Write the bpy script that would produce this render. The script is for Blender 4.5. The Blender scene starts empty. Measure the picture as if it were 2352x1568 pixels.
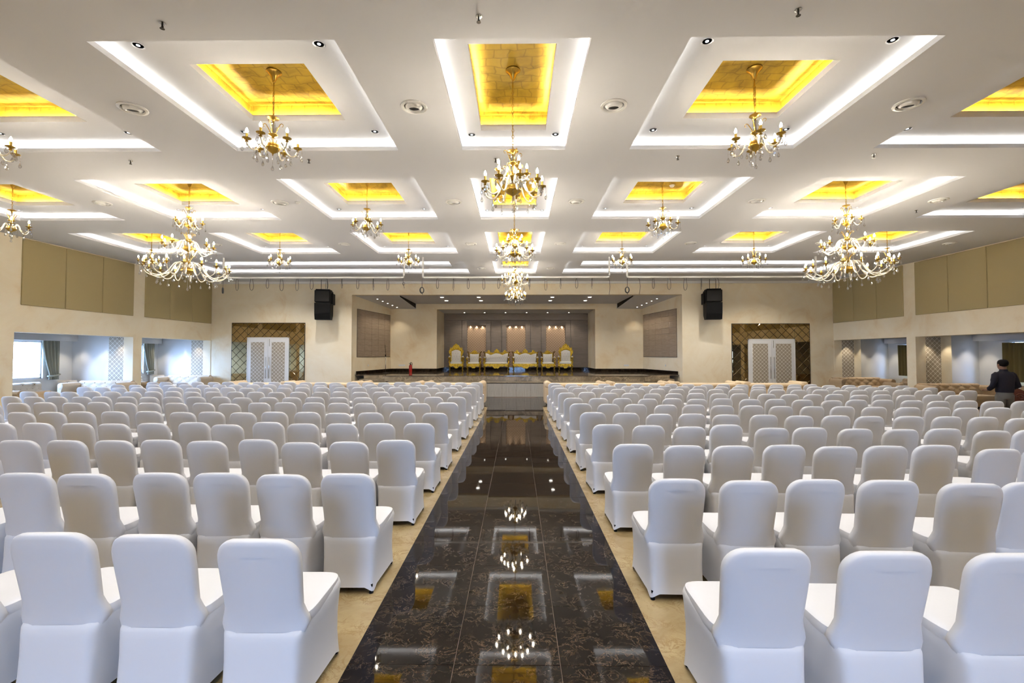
import bpy, math, random
from math import sin, cos, pi, radians, sqrt, atan2
from mathutils import Vector, Matrix, Euler

random.seed(7)
SC = bpy.context.scene
COL = SC.collection

# ------------------------------------------------------------------ camera, world, exposure
CAM_H = 1.85
cam_d = bpy.data.cameras.new('camera'); cam = bpy.data.objects.new('camera', cam_d); COL.objects.link(cam)
cam_d.sensor_width = 36.0; cam_d.lens = 36.0 * 1045 / 2352
cam_d.clip_start = 0.05; cam_d.clip_end = 200
cam.location = (0, 0, CAM_H)
cam.rotation_euler = (radians(90 + 1.59), 0, radians(0.60))
SC.camera = cam

world = bpy.data.worlds.new('daylight'); SC.world = world; world.use_nodes = True
wb = world.node_tree.nodes['Background']
wb.inputs[0].default_value = (0.36, 0.56, 1.0, 1); wb.inputs[1].default_value = 31.0

SC.view_settings.view_transform = 'Standard'; SC.view_settings.look = 'None'
SC.view_settings.exposure = 0.70; SC.view_settings.gamma = 1.0
SC.view_settings.use_curve_mapping = False
SC.cycles.max_bounces = 5; SC.cycles.diffuse_bounces = 3; SC.cycles.glossy_bounces = 3
SC.cycles.use_adaptive_sampling = True; SC.cycles.adaptive_threshold = 0.14; SC.cycles.adaptive_min_samples = 20
SC.cycles.transmission_bounces = 4; SC.cycles.transparent_max_bounces = 16
SC.cycles.caustics_reflective = False; SC.cycles.caustics_refractive = False
SC.cycles.sample_clamp_indirect = 3.0; SC.cycles.sample_clamp_direct = 0.0
SC.cycles.use_denoising = True

# light levels
LED_WHITE = 20.0
LED_GOLD = 330.0
BULB = 215.0
DOWN_W = 58.0

# ------------------------------------------------------------------ room measures (metres)
ZC = 5.15                 # hall ceiling
YE = 20.6                 # end wall with the stage
YB = -6.5                 # wall behind the camera
XL, XR = -13.95, 14.25    # side walls
XLO, XRO = -16.5, 16.8    # outer walls of the side lounges
ZS = 2.47                 # head of the side openings
AL, AR = -1.007, 0.892    # aisle edges

# portals: daylight coming in through the real window openings
def portal(loc, rot, sx, sy):
    l = bpy.data.lights.new('window_portal', 'AREA'); l.shape = 'RECTANGLE'; l.size = sx; l.size_y = sy
    l.cycles.is_portal = True
    o = bpy.data.objects.new('window_portal', l); COL.objects.link(o); o.location = loc; o.rotation_euler = rot
for (ya, yb) in ((8.3, 11.6), (12.7, 15.9), (17.1, 20.2)):
    portal((XLO - 0.22, (ya + yb) / 2, 1.65), (0, radians(-90), 0), 1.3, yb - ya)
portal((0, YB - 0.25, 1.3), (radians(90), 0, 0), 2.2, 2.4)

# ------------------------------------------------------------------ materials
def new_mat(name):
    m = bpy.data.materials.new(name); m.use_nodes = True
    nt = m.node_tree; nt.nodes.clear()
    out = nt.nodes.new('ShaderNodeOutputMaterial')
    return m, nt, out
def nd(nt, t, **kw):
    n = nt.nodes.new(t)
    for k, v in kw.items(): setattr(n, k, v)
    return n
def principled(name, col, rough=0.5, metal=0.0, spec=0.5, **kw):
    m, nt, out = new_mat(name)
    p = nd(nt, 'ShaderNodeBsdfPrincipled')
    p.inputs['Base Color'].default_value = (*col, 1); p.inputs['Roughness'].default_value = rough
    p.inputs['Metallic'].default_value = metal; p.inputs['Specular IOR Level'].default_value = spec
    for k, v in kw.items(): p.inputs[k.replace('_', ' ')].default_value = v
    nt.links.new(p.outputs[0], out.inputs[0])
    return m, nt, p
def ramp(nt, fac, stops):
    r = nd(nt, 'ShaderNodeValToRGB')
    el = r.color_ramp.elements
    while len(el) < len(stops): el.new(0.5)
    for e, (pos, c) in zip(el, stops): e.position = pos; e.color = (*c, 1) if len(c) == 3 else c
    nt.links.new(fac, r.inputs[0]); return r.outputs[0]
def noise(nt, scale, detail=4, rough=0.55, dist=0.0, vec=None):
    n = nd(nt, 'ShaderNodeTexNoise'); n.inputs['Scale'].default_value = scale
    n.inputs['Detail'].default_value = detail; n.inputs['Roughness'].default_value = rough
    n.inputs['Distortion'].default_value = dist
    if vec is not None: nt.links.new(vec, n.inputs['Vector'])
    return n.outputs['Fac']
def pos(nt): return nd(nt, 'ShaderNodeNewGeometry').outputs['Position']
def bump(nt, p, h, strength=0.2, dist=0.01):
    b = nd(nt, 'ShaderNodeBump'); b.inputs['Strength'].default_value = strength; b.inputs['Distance'].default_value = dist
    nt.links.new(h, b.inputs['Height']); nt.links.new(b.outputs[0], p.inputs['Normal'])
def math_n(nt, op, a, b=None):
    n = nd(nt, 'ShaderNodeMath', operation=op)
    for i, v in enumerate((a, b)):
        if v is None: continue
        if isinstance(v, (int, float)): n.inputs[i].default_value = v
        else: nt.links.new(v, n.inputs[i])
    return n.outputs[0]
def emission(name, col, strength, sampled=True):
    m, nt, out = new_mat(name)
    e = nd(nt, 'ShaderNodeEmission'); e.inputs[0].default_value = (*col, 1); e.inputs[1].default_value = strength
    nt.links.new(e.outputs[0], out.inputs[0])
    if not sampled: m.cycles.emission_sampling = 'NONE'
    return m
M = {}
M['ceiling'], nt, p = principled('ceiling_paint', (0.70, 0.71, 0.745), 0.9, spec=0.1)
M['white'], nt, p = principled('white_paint', (0.80, 0.79, 0.77), 0.6, spec=0.3)
M['white_gloss'], _, _ = principled('white_plastic', (0.82, 0.82, 0.81), 0.3)
M['plaster'], nt, p = principled('cream_plaster', (0.7, 0.6, 0.4), 0.55, spec=0.3)
c = ramp(nt, noise(nt, 0.9, 6, 0.65, 0.6, pos(nt)), [(0.28, (0.77, 0.61, 0.38)), (0.45, (0.85, 0.74, 0.54)), (0.72, (0.89, 0.81, 0.64))])
nt.links.new(c, p.inputs['Base Color'])
M['fabric_panel'], nt, p = principled('olive_fabric', (0.40, 0.325, 0.165), 0.85, spec=0.15)
bump(nt, p, noise(nt, 220, 2, 0.6, 0, pos(nt)), 0.25, 0.002)
M['wood_panel'], nt, p = principled('grey_brown_laminate', (0.3, 0.25, 0.2), 0.5, spec=0.3)
mp = nd(nt, 'ShaderNodeMapping'); mp.inputs['Scale'].default_value = (0.9, 0.9, 14); nt.links.new(pos(nt), mp.inputs[0])
c = ramp(nt, noise(nt, 3.0, 5, 0.6, 0.8, mp.outputs[0]), [(0.3, (0.235, 0.175, 0.125)), (0.7, (0.36, 0.285, 0.215))])
nt.links.new(c, p.inputs['Base Color'])
M['wood_grey'], nt, p = principled('grey_laminate', (0.2, 0.17, 0.15), 0.45, spec=0.35)
mp = nd(nt, 'ShaderNodeMapping'); mp.inputs['Scale'].default_value = (0.7, 0.7, 16); nt.links.new(pos(nt), mp.inputs[0])
c = ramp(nt, noise(nt, 3.0, 5, 0.6, 0.8, mp.outputs[0]), [(0.3, (0.19, 0.155, 0.13)), (0.7, (0.29, 0.245, 0.21))])
nt.links.new(c, p.inputs['Base Color'])
M['stage_panel'], nt, p = principled('grey_stage_laminate', (0.42, 0.385, 0.32), 0.4, spec=0.4)
mp = nd(nt, 'ShaderNodeMapping'); mp.inputs['Scale'].default_value = (14, 14, 0.8); nt.links.new(pos(nt), mp.inputs[0])
c = ramp(nt, noise(nt, 3.0, 4, 0.6, 0.4, mp.outputs[0]), [(0.3, (0.36, 0.33, 0.27)), (0.7, (0.47, 0.43, 0.36))])
nt.links.new(c, p.inputs['Base Color'])

def marble(name, dark, mid, vein, rough, scale, vein_w=0.035, spec=0.5, per_object=True):
    m, nt, p = principled(name, mid, rough, spec=spec)
    v = pos(nt)
    if per_object:
        oi = nd(nt, 'ShaderNodeObjectInfo'); cm = nd(nt, 'ShaderNodeVectorMath', operation='ADD')
        sc = math_n(nt, 'MULTIPLY', oi.outputs['Random'], 37.0)
        cx = nd(nt, 'ShaderNodeCombineXYZ'); nt.links.new(sc, cx.inputs[2]); nt.links.new(sc, cx.inputs[0])
        nt.links.new(v, cm.inputs[0]); nt.links.new(cx.outputs[0], cm.inputs[1]); v = cm.outputs[0]
    base = ramp(nt, noise(nt, scale * 0.7, 5, 0.6, 0.5, v), [(0.35, dark), (0.68, mid)])
    n1 = noise(nt, scale * 1.6, 7, 0.70, 0.7, v)
    rid = math_n(nt, 'ABSOLUTE', math_n(nt, 'SUBTRACT', n1, 0.5))
    fac = ramp(nt, rid, [(0.0, (1, 1, 1)), (vein_w, (0, 0, 0))])
    msk = ramp(nt, noise(nt, scale * 1.1, 3, 0.5, 0, v), [(0.38, (0, 0, 0)), (0.60, (1, 1, 1))])
    f2 = math_n(nt, 'MULTIPLY', fac, msk)
    mx = nd(nt, 'ShaderNodeMix', data_type='RGBA')
    nt.links.new(f2, mx.inputs[0]); nt.links.new(base, mx.inputs[6]); mx.inputs[7].default_value = (*vein, 1)
    nt.links.new(mx.outputs[2], p.inputs['Base Color'])
    bump(nt, p, noise(nt, 4.0, 2, 0.5, 0, v), 0.02, 0.004)
    return m
M['dark_marble'] = marble('dark_emperador_marble', (0.0035, 0.0022, 0.0015), (0.011, 0.0068, 0.0042), (0.105, 0.070, 0.044), 0.03, 7.0, 0.018, 0.18)
M['brown_marble'] = marble('brown_marble', (0.15, 0.115, 0.07), (0.30, 0.24, 0.16), (0.42, 0.34, 0.23), 0.32, 1.8, 0.05, 0.3)
M['stage_floor'] = marble('stage_floor_marble', (0.05, 0.038, 0.027), (0.11, 0.085, 0.06), (0.25, 0.19, 0.13), 0.06, 1.2, 0.03)
M['beige_floor'] = marble('beige_marble_floor', (0.31, 0.225, 0.11), (0.42, 0.325, 0.175), (0.27, 0.18, 0.08), 0.16, 4.5, 0.045, 0.4, False)
M['grout'], _, _ = principled('grout', (0.16, 0.12, 0.09), 0.7)

M['spandex'], nt, p = principled('white_spandex', (0.645, 0.65, 0.68), 0.62, spec=0.25, Sheen_Weight=0.15)
bump(nt, p, noise(nt, 9, 3, 0.5, 0.4, nd(nt, 'ShaderNodeTexCoord').outputs['Object']), 0.12, 0.01)
M['black'], _, _ = principled('black_plastic', (0.003, 0.003, 0.0035), 0.55, spec=0.12)
M['dark_metal'], _, _ = principled('dark_metal', (0.05, 0.045, 0.04), 0.4, 0.8)
M['chrome'], _, _ = principled('brushed_steel', (0.62, 0.60, 0.56), 0.25, 1.0)
M['brass'], _, _ = principled('antique_brass', (0.44, 0.28, 0.055), 0.30, 1.0)
M['gilt'], nt, p = principled('carved_gilt', (0.6, 0.38, 0.04), 0.30, 0.9)
gn = noise(nt, 26, 4, 0.6, 0.5, pos(nt))
nt.links.new(ramp(nt, gn, [(0.36, (0.22, 0.12, 0.012)), (0.50, (0.68, 0.45, 0.045)), (0.68, (0.92, 0.68, 0.12))]), p.inputs['Base Color']); bump(nt, p, gn, 0.6, 0.02)
M['gilt_dark'], nt, p = principled('dark_gilt_wood', (0.16, 0.085, 0.018), 0.4, 0.5)
M['cream_arm'], _, _ = principled('cream_glass', (0.82, 0.76, 0.62), 0.12, 0.0, 0.8)
M['leather_white'], _, _ = principled('white_leather', (0.78, 0.76, 0.72), 0.45)
M['leather_tan'], nt, p = principled('tan_velvet', (0.47, 0.34, 0.20), 0.6, spec=0.3, Sheen_Weight=0.3)
M['leather_pale'], _, _ = principled('pale_velvet', (0.55, 0.46, 0.35), 0.6, spec=0.3, Sheen_Weight=0.3)
M['cream_leather'], _, _ = principled('cream_leather', (0.72, 0.56, 0.36), 0.45)
M['button'], _, _ = principled('dark_button', (0.20, 0.14, 0.09), 0.5)
M['button_gold'], _, _ = principled('crystal_button', (0.55, 0.50, 0.40), 0.2, 0.6)
M['curtain_olive'], _, _ = principled('olive_curtain', (0.17, 0.13, 0.045), 0.75, spec=0.2)
M['curtain_grey'], _, _ = principled('grey_green_curtain', (0.27, 0.27, 0.22), 0.7, spec=0.2)
M['white_lounge'], _, _ = principled('white_lounge_wall', (0.76, 0.75, 0.73), 0.6, spec=0.2)
M['frame_white'], _, _ = principled('white_window_frame', (0.80, 0.81, 0.82), 0.35)
M['red'], _, _ = principled('red_enamel', (0.45, 0.02, 0.015), 0.3)
M['cable'], _, _ = principled('black_cable', (0.012, 0.012, 0.012), 0.5)
M['socket'], _, _ = principled('white_socket', (0.75, 0.75, 0.73), 0.4)
M['skin'], _, _ = principled('brown_skin', (0.16, 0.075, 0.04), 0.55)
M['hair'], _, _ = principled('black_hair', (0.004, 0.003, 0.003), 0.8, spec=0.1)
M['shirt'], nt, p = principled('dark_navy_shirt', (0.007, 0.006, 0.011), 0.8, spec=0.2)
bump(nt, p, noise(nt, 7, 3, 0.5, 0.6, pos(nt)), 0.3, 0.02)
M['jeans'], nt, p = principled('grey_jeans', (0.10, 0.097, 0.092), 0.85, spec=0.15)
bump(nt, p, noise(nt, 9, 3, 0.5, 0.6, pos(nt)), 0.3, 0.02)
M['red_wood'], _, _ = principled('dark_red_wood', (0.09, 0.02, 0.01), 0.35)
M['olive_edge'], _, _ = principled('panel_edge', (0.24, 0.18, 0.08), 0.7)
M['seam'], _, _ = principled('dark_seam', (0.06, 0.045, 0.03), 0.7)
M['grille'], _, _ = principled('vent_grille', (0.012, 0.011, 0.010), 0.6, spec=0.15)

# gold leaf: square leaves with rubbed dark joints
m, nt, p = principled('gold_leaf', (0.6, 0.4, 0.05), 0.45, 0.35, 0.5)
v = pos(nt)
nz = nd(nt, 'ShaderNodeTexNoise'); nz.inputs['Scale'].default_value = 3.0; nt.links.new(v, nz.inputs['Vector'])
vm = nd(nt, 'ShaderNodeVectorMath', operation='MULTIPLY_ADD'); nt.links.new(nz.outputs['Color'], vm.inputs[0])
vm.inputs[1].default_value = (0.20, 0.20, 0.0); nt.links.new(v, vm.inputs[2])
br = nd(nt, 'ShaderNodeTexBrick'); nt.links.new(vm.outputs[0], br.inputs['Vector'])
br.inputs['Scale'].default_value = 1.0; br.inputs['Brick Width'].default_value = 0.20; br.inputs['Row Height'].default_value = 0.17
br.inputs['Mortar Size'].default_value = 0.016; br.inputs['Mortar Smooth'].default_value = 1.0
br.inputs['Color1'].default_value = (0.52, 0.35, 0.03, 1); br.inputs['Color2'].default_value = (0.46, 0.31, 0.026, 1)
br.inputs['Mortar'].default_value = (0.34, 0.22, 0.02, 1)
cl = ramp(nt, noise(nt, 1.6, 5, 0.6, 0.8, v), [(0.30, (0.34, 0.30, 0.26)), (0.50, (0.85, 0.84, 0.82)), (0.62, (1, 1, 1))])
mx = nd(nt, 'ShaderNodeMix', data_type='RGBA', blend_type='MULTIPLY'); mx.inputs[0].default_value = 1.0
nt.links.new(br.outputs[0], mx.inputs[6]); nt.links.new(cl, mx.inputs[7]); nt.links.new(mx.outputs[2], p.inputs['Base Color'])
M['gold_leaf'] = m

# crystal: clear facets
m, nt, out = new_mat('clear_crystal')
t = nd(nt, 'ShaderNodeBsdfTransparent'); t.inputs[0].default_value = (0.93, 0.94, 0.95, 1)
g = nd(nt, 'ShaderNodeBsdfGlossy'); g.inputs['Roughness'].default_value = 0.06; g.inputs[0].default_value = (0.95, 0.96, 0.98, 1)
lw = nd(nt, 'ShaderNodeLayerWeight'); lw.inputs[0].default_value = 0.45
f = ramp(nt, lw.outputs['Fresnel'], [(0.0, (0.18,) * 3), (0.6, (0.75,) * 3)])
ms = nd(nt, 'ShaderNodeMixShader'); nt.links.new(f, ms.inputs[0]); nt.links.new(t.outputs[0], ms.inputs[1]); nt.links.new(g.outputs[0], ms.inputs[2])
nt.links.new(ms.outputs[0], out.inputs[0]); M['crystal'] = m
m, nt, out = new_mat('window_glass')
t = nd(nt, 'ShaderNodeBsdfTransparent'); t.inputs[0].default_value = (0.96, 0.98, 0.98, 1)
g = nd(nt, 'ShaderNodeBsdfGlossy'); g.inputs['Roughness'].default_value = 0.01
ms = nd(nt, 'ShaderNodeMixShader'); ms.inputs[0].default_value = 0.06
nt.links.new(t.outputs[0], ms.inputs[1]); nt.links.new(g.outputs[0], ms.inputs[2]); nt.links.new(ms.outputs[0], out.inputs[0]); M['glass'] = m
M['mirror'], _, _ = principled('bronze_mirror', (0.33, 0.245, 0.125), 0.03, 1.0)

# trellis lattice print on doors and piers (flat print: pale ogee lattice over a clover field)
def lattice(name, period, line, field, field2, zf=1.0):
    m, nt, p = principled(name, field, 0.5, spec=0.3)
    tc = nd(nt, 'ShaderNodeTexCoord'); sx = nd(nt, 'ShaderNodeSeparateXYZ'); nt.links.new(tc.outputs['Object'], sx.inputs[0])
    u = math_n(nt, 'MULTIPLY', sx.outputs[0], 1 / period); w = math_n(nt, 'MULTIPLY', sx.outputs[2], zf / period)
    tri = []
    for op in ('ADD', 'SUBTRACT'):
        a = math_n(nt, 'FRACT', math_n(nt, op, u, w)); tri.append(math_n(nt, 'ABSOLUTE', math_n(nt, 'SUBTRACT', a, 0.5)))
    mxx = math_n(nt, 'MAXIMUM', tri[0], tri[1]); mn = math_n(nt, 'ADD', tri[0], tri[1])
    lf = ramp(nt, mxx, [(0.41, (0, 0, 0)), (0.445, (1, 1, 1))])
    inner = ramp(nt, mn, [(0.0, field2), (0.45, field), (0.62, field), (0.66, tuple(0.5 * (a + b) for a, b in zip(field, line)))])
    mx = nd(nt, 'ShaderNodeMix', data_type='RGBA'); nt.links.new(lf, mx.inputs[0]); nt.links.new(inner, mx.inputs[6]); mx.inputs[7].default_value = (*line, 1)
    nt.links.new(mx.outputs[2], p.inputs['Base Color'])
    bump(nt, p, lf, 0.4, 0.004)
    return m
M['lattice'] = lattice('trellis_print', 0.168, (0.70, 0.65, 0.56), (0.33, 0.27, 0.19), (0.42, 0.36, 0.28))
M['lattice_pink'] = lattice('rose_trellis_print', 0.155, (0.62, 0.48, 0.33), (0.40, 0.27, 0.18), (0.46, 0.32, 0.22))
M['led_white'] = emission('cove_led_white', (1.0, 0.96, 0.88), LED_WHITE)
M['led_gold'] = emission('cove_led_gold', (1.0, 0.86, 0.55), LED_GOLD)
M['bulb'] = emission('candle_bulb', (1.0, 0.87, 0.68), BULB)
M['lamp_lens'] = emission('downlight_lens', (1.0, 0.93, 0.82), 9.0, False)
M['lamp_dim'] = emission('downlight_lens_cool', (0.9, 0.95, 1.0), 1.6, False)

# ------------------------------------------------------------------ mesh helpers
class MB:
    def __init__(s): s.v = []; s.f = []
    def add(s, vs, fs):
        o = len(s.v); s.v += [tuple(x) for x in vs]; s.f += [tuple(i + o for i in f) for f in fs]; return s
    def box(s, x0, x1, y0, y1, z0, z1):
        vs = [(x, y, z) for z in (z0, z1) for y in (y0, y1) for x in (x0, x1)]
        return s.add(vs, [(0, 2, 3, 1), (4, 5, 7, 6), (0, 1, 5, 4), (2, 6, 7, 3), (0, 4, 6, 2), (1, 3, 7, 5)])
    def cham(s, x0, x1, y0, y1, z0, z1, b):
        # box with chamfered edges
        vs = []; idx = {}
        for iz, z in enumerate((z0, z1)):
            for iy, y in enumerate((y0, y1)):
                for ix, x in enumerate((x0, x1)):
                    sx = b if ix == 0 else -b; sy = b if iy == 0 else -b; sz = b if iz == 0 else -b
                    for k, q in enumerate(((x, y + sy, z + sz), (x + sx, y, z + sz), (x + sx, y + sy, z))):
                        idx[(ix, iy, iz, k)] = len(vs); vs.append(q)
        I = lambda a, bb, c, k: idx[(a, bb, c, k)]
        fs = []
        for i in (0, 1):
            q = [I(i, 0, 0, 0), I(i, 1, 0, 0), I(i, 1, 1, 0), I(i, 0, 1, 0)]; fs.append(q if i else q[::-1])
            q = [I(0, i, 0, 1), I(1, i, 0, 1), I(1, i, 1, 1), I(0, i, 1, 1)]; fs.append(q[::-1] if i else q)
            q = [I(0, 0, i, 2), I(1, 0, i, 2), I(1, 1, i, 2), I(0, 1, i, 2)]; fs.append(q if i else q[::-1])
        for a in (0, 1):
            for c in (0, 1):
                fs.append([I(a, c, 0, 0), I(a, c, 1, 0), I(a, c, 1, 1), I(a, c, 0, 1)])
                fs.append([I(a, 0, c, 0), I(a, 1, c, 0), I(a, 1, c, 2), I(a, 0, c, 2)])
                fs.append([I(0, a, c, 1), I(1, a, c, 1), I(1, a, c, 2), I(0, a, c, 2)])
                for d in (0, 1): fs.append([I(a, c, d, 0), I(a, c, d, 1), I(a, c, d, 2)])
        return s.add(vs, fs)
    def lathe(s, prof, n=12, c=(0, 0, 0)):
        vs = []; fs = []
        for r, z in prof:
            for i in range(n):
                a = 2 * pi * i / n; vs.append((c[0] + r * cos(a), c[1] + r * sin(a), c[2] + z))
        for j in range(len(prof) - 1):
            for i in range(n):
                k = (i + 1) % n; fs.append((j * n + i, j * n + k, (j + 1) * n + k, (j + 1) * n + i))
        fs.append(tuple(range(n))[::-1]); fs.append(tuple((len(prof) - 1) * n + i for i in range(n)))
        return s.add(vs, fs)
    def tube(s, pts, r, n=6, closed=False):
        pts = [Vector(q) for q in pts]; N = len(pts); vs = []; fs = []
        up = Vector((0.31, 0.17, 0.93))
        for i, q in enumerate(pts):
            if closed: t = pts[(i + 1) % N] - pts[i - 1]
            else: t = pts[min(i + 1, N - 1)] - pts[max(i - 1, 0)]
            t.normalize(); a = t.cross(up)
            if a.length < 1e-3: a = t.cross(Vector((1, 0, 0)))
            a.normalize(); b = t.cross(a)
            rr = r[i] if isinstance(r, (list, tuple)) else r
            for k in range(n):
                an = 2 * pi * k / n; vs.append(q + a * rr * cos(an) + b * rr * sin(an))
        for i in range(N if closed else N - 1):
            j = (i + 1) % N
            for k in range(n):
                l = (k + 1) % n; fs.append((i * n + k, j * n + k, j * n + l, i * n + l))
        if not closed: fs.append(tuple(range(n))); fs.append(tuple((N - 1) * n + k for k in range(n))[::-1])
        return s.add(vs, fs)
    def sbox(s, c, h, e=0.35, nu=20, nv=10):
        sg = lambda x, p: math.copysign(abs(x) ** p, x)
        vs = []; fs = []
        for j in range(nv + 1):
            v = -pi / 2 + pi * j / nv
            for i in range(nu):
                u = 2 * pi * (i + 0.5) / nu
                vs.append((c[0] + h[0] * sg(cos(v), e) * sg(cos(u), e), c[1] + h[1] * sg(cos(v), e) * sg(sin(u), e), c[2] + h[2] * sg(sin(v), e)))
        for j in range(nv):
            for i in range(nu):
                k = (i + 1) % nu; fs.append((j * nu + i, j * nu + k, (j + 1) * nu + k, (j + 1) * nu + i))
        return s.add(vs, fs)
    def prism(s, poly, a0, a1, plane='xz'):
        # extrude a polygon; plane 'xz' extrudes along y, 'xy' along z, 'yz' along x
        n = len(poly)
        mk = {'xz': lambda p, a: (p[0], a, p[1]), 'xy': lambda p, a: (p[0], p[1], a), 'yz': lambda p, a: (a, p[0], p[1])}[plane]
        vs = [mk(p, a0) for p in poly] + [mk(p, a1) for p in poly]
        fs = [tuple(range(n)), tuple(range(2 * n - 1, n - 1, -1))] + [(i, n + i, n + (i + 1) % n, (i + 1) % n) for i in range(n)]
        return s.add(vs, fs)
    def grid(s, fn, nu, nv):
        vs = [fn(i / nu, j / nv) for j in range(nv + 1) for i in range(nu + 1)]
        fs = [(j * (nu + 1) + i, j * (nu + 1) + i + 1, (j + 1) * (nu + 1) + i + 1, (j + 1) * (nu + 1) + i) for j in range(nv) for i in range(nu)]
        return s.add(vs, fs)
    def rings(s, rings, cap=True):
        n = len(rings[0]); vs = [q for r in rings for q in r]; fs = []
        for j in range(len(rings) - 1):
            for i in range(n):
                k = (i + 1) % n; fs.append((j * n + i, j * n + k, (j + 1) * n + k, (j + 1) * n + i))
        if cap: fs.append(tuple(range(n))[::-1]); fs.append(tuple((len(rings) - 1) * n + i for i in range(n)))
        return s.add(vs, fs)
    def move(s, d):
        s.v = [(a + d[0], b + d[1], c + d[2]) for a, b, c in s.v]; return s
    def mesh(s, name, mat, smooth=False, angle=40, recalc=True):
        me = bpy.data.meshes.new(name); me.from_pydata(s.v, [], s.f); me.materials.append(mat)
        import bmesh
        bm = bmesh.new(); bm.from_mesh(me)
        if recalc: bmesh.ops.recalc_face_normals(bm, faces=bm.faces)
        if smooth:
            for e in bm.edges:
                e.smooth = not (len(e.link_faces) == 2 and e.calc_face_angle(0) > radians(angle))
        bm.to_mesh(me); bm.free()
        if smooth: me.polygons.foreach_set('use_smooth', [True] * len(me.polygons))
        me.update(); return me

def link(name, data, parent=None, loc=(0, 0, 0), rot=(0, 0, 0), scale=None):
    o = bpy.data.objects.new(name, data); COL.objects.link(o)
    o.parent = parent; o.location = loc; o.rotation_euler = rot
    if scale: o.scale = scale
    return o
def tag(o, label, cat, group=None, kind=None):
    if label: o['label'] = label
    if cat: o['category'] = cat
    if group: o['group'] = group
    if kind: o['kind'] = kind
    return o
def thing(name, label, cat, loc=(0, 0, 0), rz=0.0, group=None):
    o = link(name, None, None, loc, (0, 0, rz)); o.empty_display_size = 0.1
    return tag(o, label, cat, group)
def struct(name, data, label=None, parent=None, loc=(0, 0, 0), rot=(0, 0, 0)):
    o = link(name, data, parent, loc, rot)
    if parent is None: o['kind'] = 'structure'
    if label: o['label'] = label
    return o
def copy_tree(src, parent=None):
    c = src.copy(); COL.objects.link(c); c.parent = parent
    for ch in src.children: copy_tree(ch, c)
    return c
def finish_copy(c, loc, rz, label, group=None):
    c.location = loc; c.rotation_euler = (0, 0, rz); c['label'] = label
    if group: c['group'] = group
ORD = ['first', 'second', 'third', 'fourth', 'fifth', 'sixth', 'seventh', 'eighth', 'ninth', 'tenth', 'eleventh', 'twelfth', 'thirteenth',
       'fourteenth', 'fifteenth', 'sixteenth', 'seventeenth', 'eighteenth', 'nineteenth', 'twentieth', 'twenty-first', 'twenty-second',
       'twenty-third', 'twenty-fourth', 'twenty-fifth', 'twenty-sixth', 'twenty-seventh', 'twenty-eighth', 'twenty-ninth', 'thirtieth', 'thirty-first', 'thirty-second', 'thirty-third', 'thirty-fourth']

# ------------------------------------------------------------------ floor
fl = struct('floor', MB().box(XLO - 0.2, XRO + 0.2, YB - 0.2, 28.0, -0.2, 0.0).mesh('floor', M['beige_floor']), 'beige polished marble floor of the hall')
TW = (AR - AL) / 3
rnd = random.Random(3)
tile_me = MB().cham(-TW / 2 + 0.0015, TW / 2 - 0.0015, -TW / 2 + 0.0015, TW / 2 - 0.0015, -0.02, 0.0, 0.001).mesh('aisle_tile', M['dark_marble'])
struct('aisle_bed', MB().box(AL, AR, -3.9, 19.68, 0.0005, 0.003).mesh('aisle_bed', M['grout']), None, fl)
ny = int((19.66 + 1.0) / TW)
for r in range(ny):
    for c in range(3):
        t = struct('floor_tile', tile_me, None, fl, (AL + TW * (c + 0.5), 2.75 - TW * 6 + TW * (r + 0.5), 0.0065))
        t.rotation_euler = (radians(rnd.uniform(-0.13, 0.13)), radians(rnd.uniform(-0.10, 0.10)), 0)
struct('cross_aisle_slab', MB().box(XL, AL, 16.0, 19.68, 0.001, 0.006).mesh('cross_slab', M['dark_marble']), None, fl)
struct('cross_aisle_slab', MB().box(AR, XR, 16.0, 19.68, 0.001, 0.006).mesh('cross_slab', M['dark_marble']), None, fl)

gr_, _, _ = principled('added_ground', (0.42, 0.40, 0.37), 0.9)
struct('ground_outside', MB().box(-60, 60, -60, 60, -0.5, -0.3).mesh('ground_outside', gr_), 'pale ground added outside to block light from below')  # unseen ground added to cut upward daylight on the ceiling

# ------------------------------------------------------------------ ceiling with coffers
HX_C, HX_S, HY = 0.83, 1.315, 1.30
COLX = [-10.98, -7.10, -3.23, -0.05, 3.13, 7.03, 10.95]
ROWY = [2.19, 5.97, 9.75, 13.53]  # first row lies out of view, added for lighting
YD = 17.31
S1, LIP1, Z1 = 0.16, 0.065, ZC + 0.165      # white cove
S2, LIP2 = 0.11, 0.075                      # gold cove
Z2 = Z1 + 0.29
coffers = []
for ri, y in enumerate(ROWY):
    for ci, x in enumerate(COLX):
        hx = HX_C if ci == 3 else HX_S
        coffers.append((x, y, hx, HY, (0.50, 0.98) if ci == 3 else (0.69, 0.66), True, ri, ci))
for ci, x in enumerate(COLX):
    coffers.append((x, -1.59, HX_C if ci == 3 else HX_S, HY, (0.50, 0.98) if ci == 3 else (0.69, 0.66), True, 0, ci))  # further unseen row, added to light the area behind the camera
coffers.append((-0.05, YD, HX_C, 1.22, (0.50, 0.90), True, 4, 3))
coffers.append((-7.10, YD, 5.19, 1.22, (4.55, 0.55), False, 4, 1))
coffers.append((7.03, YD, 5.19, 1.22, (4.55, 0.55), False, 4, 5))

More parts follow.
